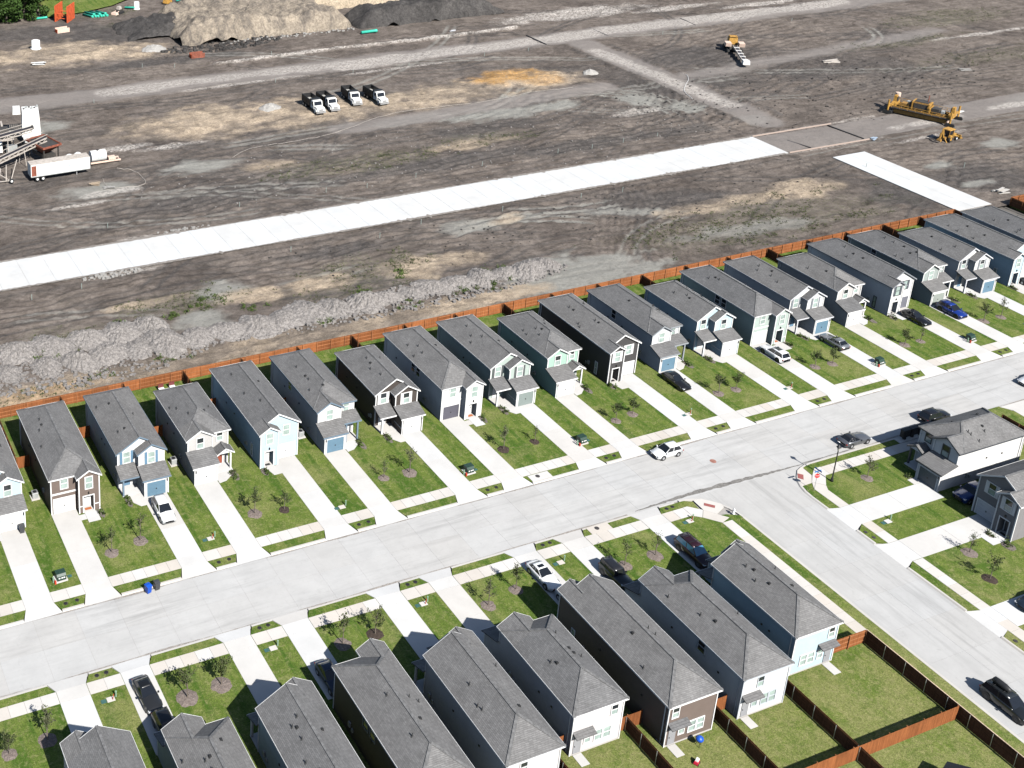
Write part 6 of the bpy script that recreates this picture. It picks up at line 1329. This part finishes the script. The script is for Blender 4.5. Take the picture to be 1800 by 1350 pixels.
pipe(87.2, 347.6, .4, 4.6, .33, R(4), 'single teal pipe lying at the edge of the wood'); pipe(116.4, 349.6, .4, 3.4, .3, R(-25), 'teal pipe lying beside the white manhole riser'); pipe(172.2, 299.5, .55, 5.2, .42, R(2), 'long teal pipe lying in front of the dark soil bank'); pipe(134, 353, .5, 3, .35, R(30), 'teal pipe end behind the mound at the top edge')
def riser(x, y, rr, h, label):
    b = B(); b.lathe((0, 0, 0), [(rr*1.3, 0), (rr*1.3, .25), (rr, .3), (rr, h), (rr*.75, h+.02), (rr*.75, h-.4)], 20); tag(b.build('manhole_riser', MT['tarp'], None, True, (x, y, ground_z(x, y))), label, 'manhole riser')
riser(78.0, 316.6, 1.15, 2.4, 'white round precast manhole riser on the tan bank'); riser(118.3, 349.0, .8, 2.4, 'white manhole riser at the top beside a teal pipe')
t = empty('compact_loader', (111.3, 345.6, 0), R(215), 'small orange and grey machine with bucket on the dark dirt', 'loader'); BX('body', MT['machine'], -1.4, .6, -.7, .7, .4, 1.3); BX('cab', MT['lattice'], -.9, .3, -.6, .6, 1.3, 2.2, tz=.1); BX('bucket', MT['pinkw'], 1.2, 2.6, -1.0, 1.0, .1, .8, tz=.2)
for s in (-1, 1): BX('track', MT['tyre'], -1.6, .9, s*.85-.2, s*.85+.2, 0, .6); b = B(); b.bar((.3, s*.6, 1.0), (1.5, s*.6, .6), .18); b.build('arm', MT['pinkw'], t)
t = empty('excavator_bucket', (129.3, 351.6, 0), R(30), 'yellow excavator bucket at the top edge', 'bucket'); b = B(); b.prism_y([(-1.2, .2), (0, 0), (1.4, .3), (1.2, 1.4), (-.6, 1.5)], -.9, .9); b.build('shell', MT['yellow'], t); BX('ear', MT['yellow'], -.3, .2, -.4, -.25, 1.4, 1.9); BX('ear', MT['yellow'], -.3, .2, .25, .4, 1.4, 1.9)
def sheetpile(x, y, n, mat, label, sx=1.6):
    t = empty('timber_stack', (x, y, ground_z(x, y)), random.uniform(-.3, .3), label, 'stack'); r = random.Random(int(x))
    for k in range(n): b = B(); a = r.uniform(-.4, .4); c = Vector((math.cos(a), math.sin(a), 0)); o = Vector((r.uniform(-.5, .5), r.uniform(-.6, .6), .1+k*.09)); b.bar(o-c*sx, o+c*sx, .45, .08); b.build('board', mat, t)
sheetpile(75.3, 303.3, 6, MT['tarp'], 'pile of white sheets on the tan bank at the left'); sheetpile(274.7, 230.7, 6, pnt((.5, .45, .40)), 'pale timber pile on the dark dirt at the right', 2.2); sheetpile(235.8, 152.6, 7, pnt((.5, .47, .43)), 'scattered pale boards by the new road stub', 1.3); sheetpile(66.0, 222.6, 5, pnt((.36, .28, .20)), 'tangle of debris boards below the box trailer', .9); sheetpile(237.0, 184.1, 3, pnt((.35, .42, .5)), 'bluish bundle at the edge of the formed road', .7); sheetpile(302.9, 213.0, 3, MT['gravel'], 'pale slab on the dirt at the far right', 1.6); sheetpile(271.5, 189.5, 3, MT['tarp'], 'white sheet right of the paving machine', .9); sheetpile(68, 219.8, 4, MT['gravel'], 'white washed out concrete lump below the debris', .8); sheetpile(196, 292.6, 3, pnt((.6, .6, .62)), 'white bags beside the far dirt road', .7)
# form boards along the unpoured road, joint lines on the far road
for (x0, y0, x1, y1, lb) in ((212.6, 195.2, 236, 195.0, 'far pinkish form board beside the unpoured road'), (212.6, 184.6, 236, 184.4, 'near pinkish form board beside the unpoured road')):
    b = B(); b.bar((x0, y0, .16), (x1, y1, .16), .14, .3); tag(b.build('form_board', pnt((.42, .33, .28))), lb, 'form board')
for (x0, y0, x1, y1, lb) in ((219.5, 185.2, 218.2, 190.6, 'left dark joint strip across the unpoured road'), (235.2, 185.2, 234.6, 194.6, 'right dark joint strip across the unpoured road'), (213.4, 271.9, 213.6, 281.5, 'left dark trench line across the far dirt road'), (235.2, 272.5, 235.6, 281.5, 'right dark trench line across the far dirt road'), (267, 272.5, 268, 280, 'third dark trench line across the far dirt road')):
    b = B(); b.bar((x0, y0, .03), (x1, y1, .03), .28, .22); tag(b.build('joint_strip', MT['black']), lb, 'joint strip')
# winding white hose
def hose(label, P, rr=.06, mat='white'):
    b = B(); P = [Vector((x, y, ground_z(x, y)+.08)) for x, y in P]; Q = []
    for i in range(len(P)-1):
        a, b0, b1, c = P[max(0, i-1)], P[i], P[i+1], P[min(len(P)-1, i+2)]
        for k in range(6): u = k/6; Q.append(.5*((2*b0)+(b1-a)*u+(2*a-5*b0+4*b1-c)*u*u+(3*b0-a-3*b1+c)*u**3))
    for q in Q: q.z = ground_z(q.x, q.y)+.10
    for i in range(len(Q)-1): b.cyl(Q[i], Q[i+1], rr, rr, 5, False)
    tag(b.build('hose', MT[mat]), label, 'hose')
hose('white hose looping over the dirt below the water tank', [(68.5, 225.5), (68.0, 222.0), (69, 219.6), (72, 219.0), (75.5, 219.2), (76.3, 222.5), (75.8, 227), (72.5, 229.5)], .045, 'lattice'); hose('pale hose across the side dirt road', [(219, 221), (221, 226), (225, 230), (229, 233.5), (231, 238)], .05)
hose('long pale hose following the haul road', [(98, 226), (105, 229.5), (115, 229.8), (126, 231.5), (138, 236.5), (152, 238.6), (170, 237.5), (185, 238.4), (198, 238.2)], .035, 'lattice')
# stub-ups
stubs = [(62.1, 201.9), (89.1, 201.7), (108.3, 202.1), (117.4, 201.6), (129.2, 202.2), (146.0, 203.0), (165.1, 202.6), (174.3, 202.7), (183, 203), (192.6, 203.1), (136.1, 181.4), (154.4, 181.0), (164.2, 180.5), (118.1, 181.9), (107.7, 179.3), (90, 180.4), (50.7, 180.7), (41.8, 179.9), (100.6, 292.8), (108.6, 289.8), (137.2, 290.8), (80.5, 270.7), (167.2, 268.8), (190.8, 268.8), (204.9, 268.5), (251.3, 268.5), (297.6, 266), (221.5, 172.5), (241, 165), (150, 268), (128, 268.5)]
sm = B(); sm.cyl((0, 0, -.3), (0, 0, .95), .05, .05, 8); sm.cyl((0, 0, .95), (0, 0, 1.02), .075, .07, 8); sm = sm.mesh('stub_up_pipe', paint('grey_green_stub', (.30, .36, .33), .6)); 
def stub_row(y): return 'far side of the white road' if 198 < y < 206 else 'near side of the white road' if 178 < y < 184 else 'dirt beside the far road' if y > 260 else 'dirt right of the road stub'
cnt = {}
for (x, y) in sorted(stubs):
    w_ = stub_row(y); cnt[w_] = cnt.get(w_, -1)+1
    tag(put('stub_up_pipe', sm, None, (x, y, ground_z(x, y))), 'thin grey stub pipe, %s, %s' % (w_, nth(cnt[w_])), 'stub pipe', 'service stub pipes along the lots')
rubble('loose_clods', 150, 176, 70, 12, 500, .3, MT['moundd'], 'loose soil clods over the near dirt', 'clods'); rubble('loose_clods', 150, 212, 80, 16, 500, .32, MT['pile'], 'loose soil clods over the middle dirt', 'clods'); rubble('loose_clods', 250, 215, 60, 22, 600, .38, MT['moundd'], 'loose soil clods over the right hand dirt', 'clods')
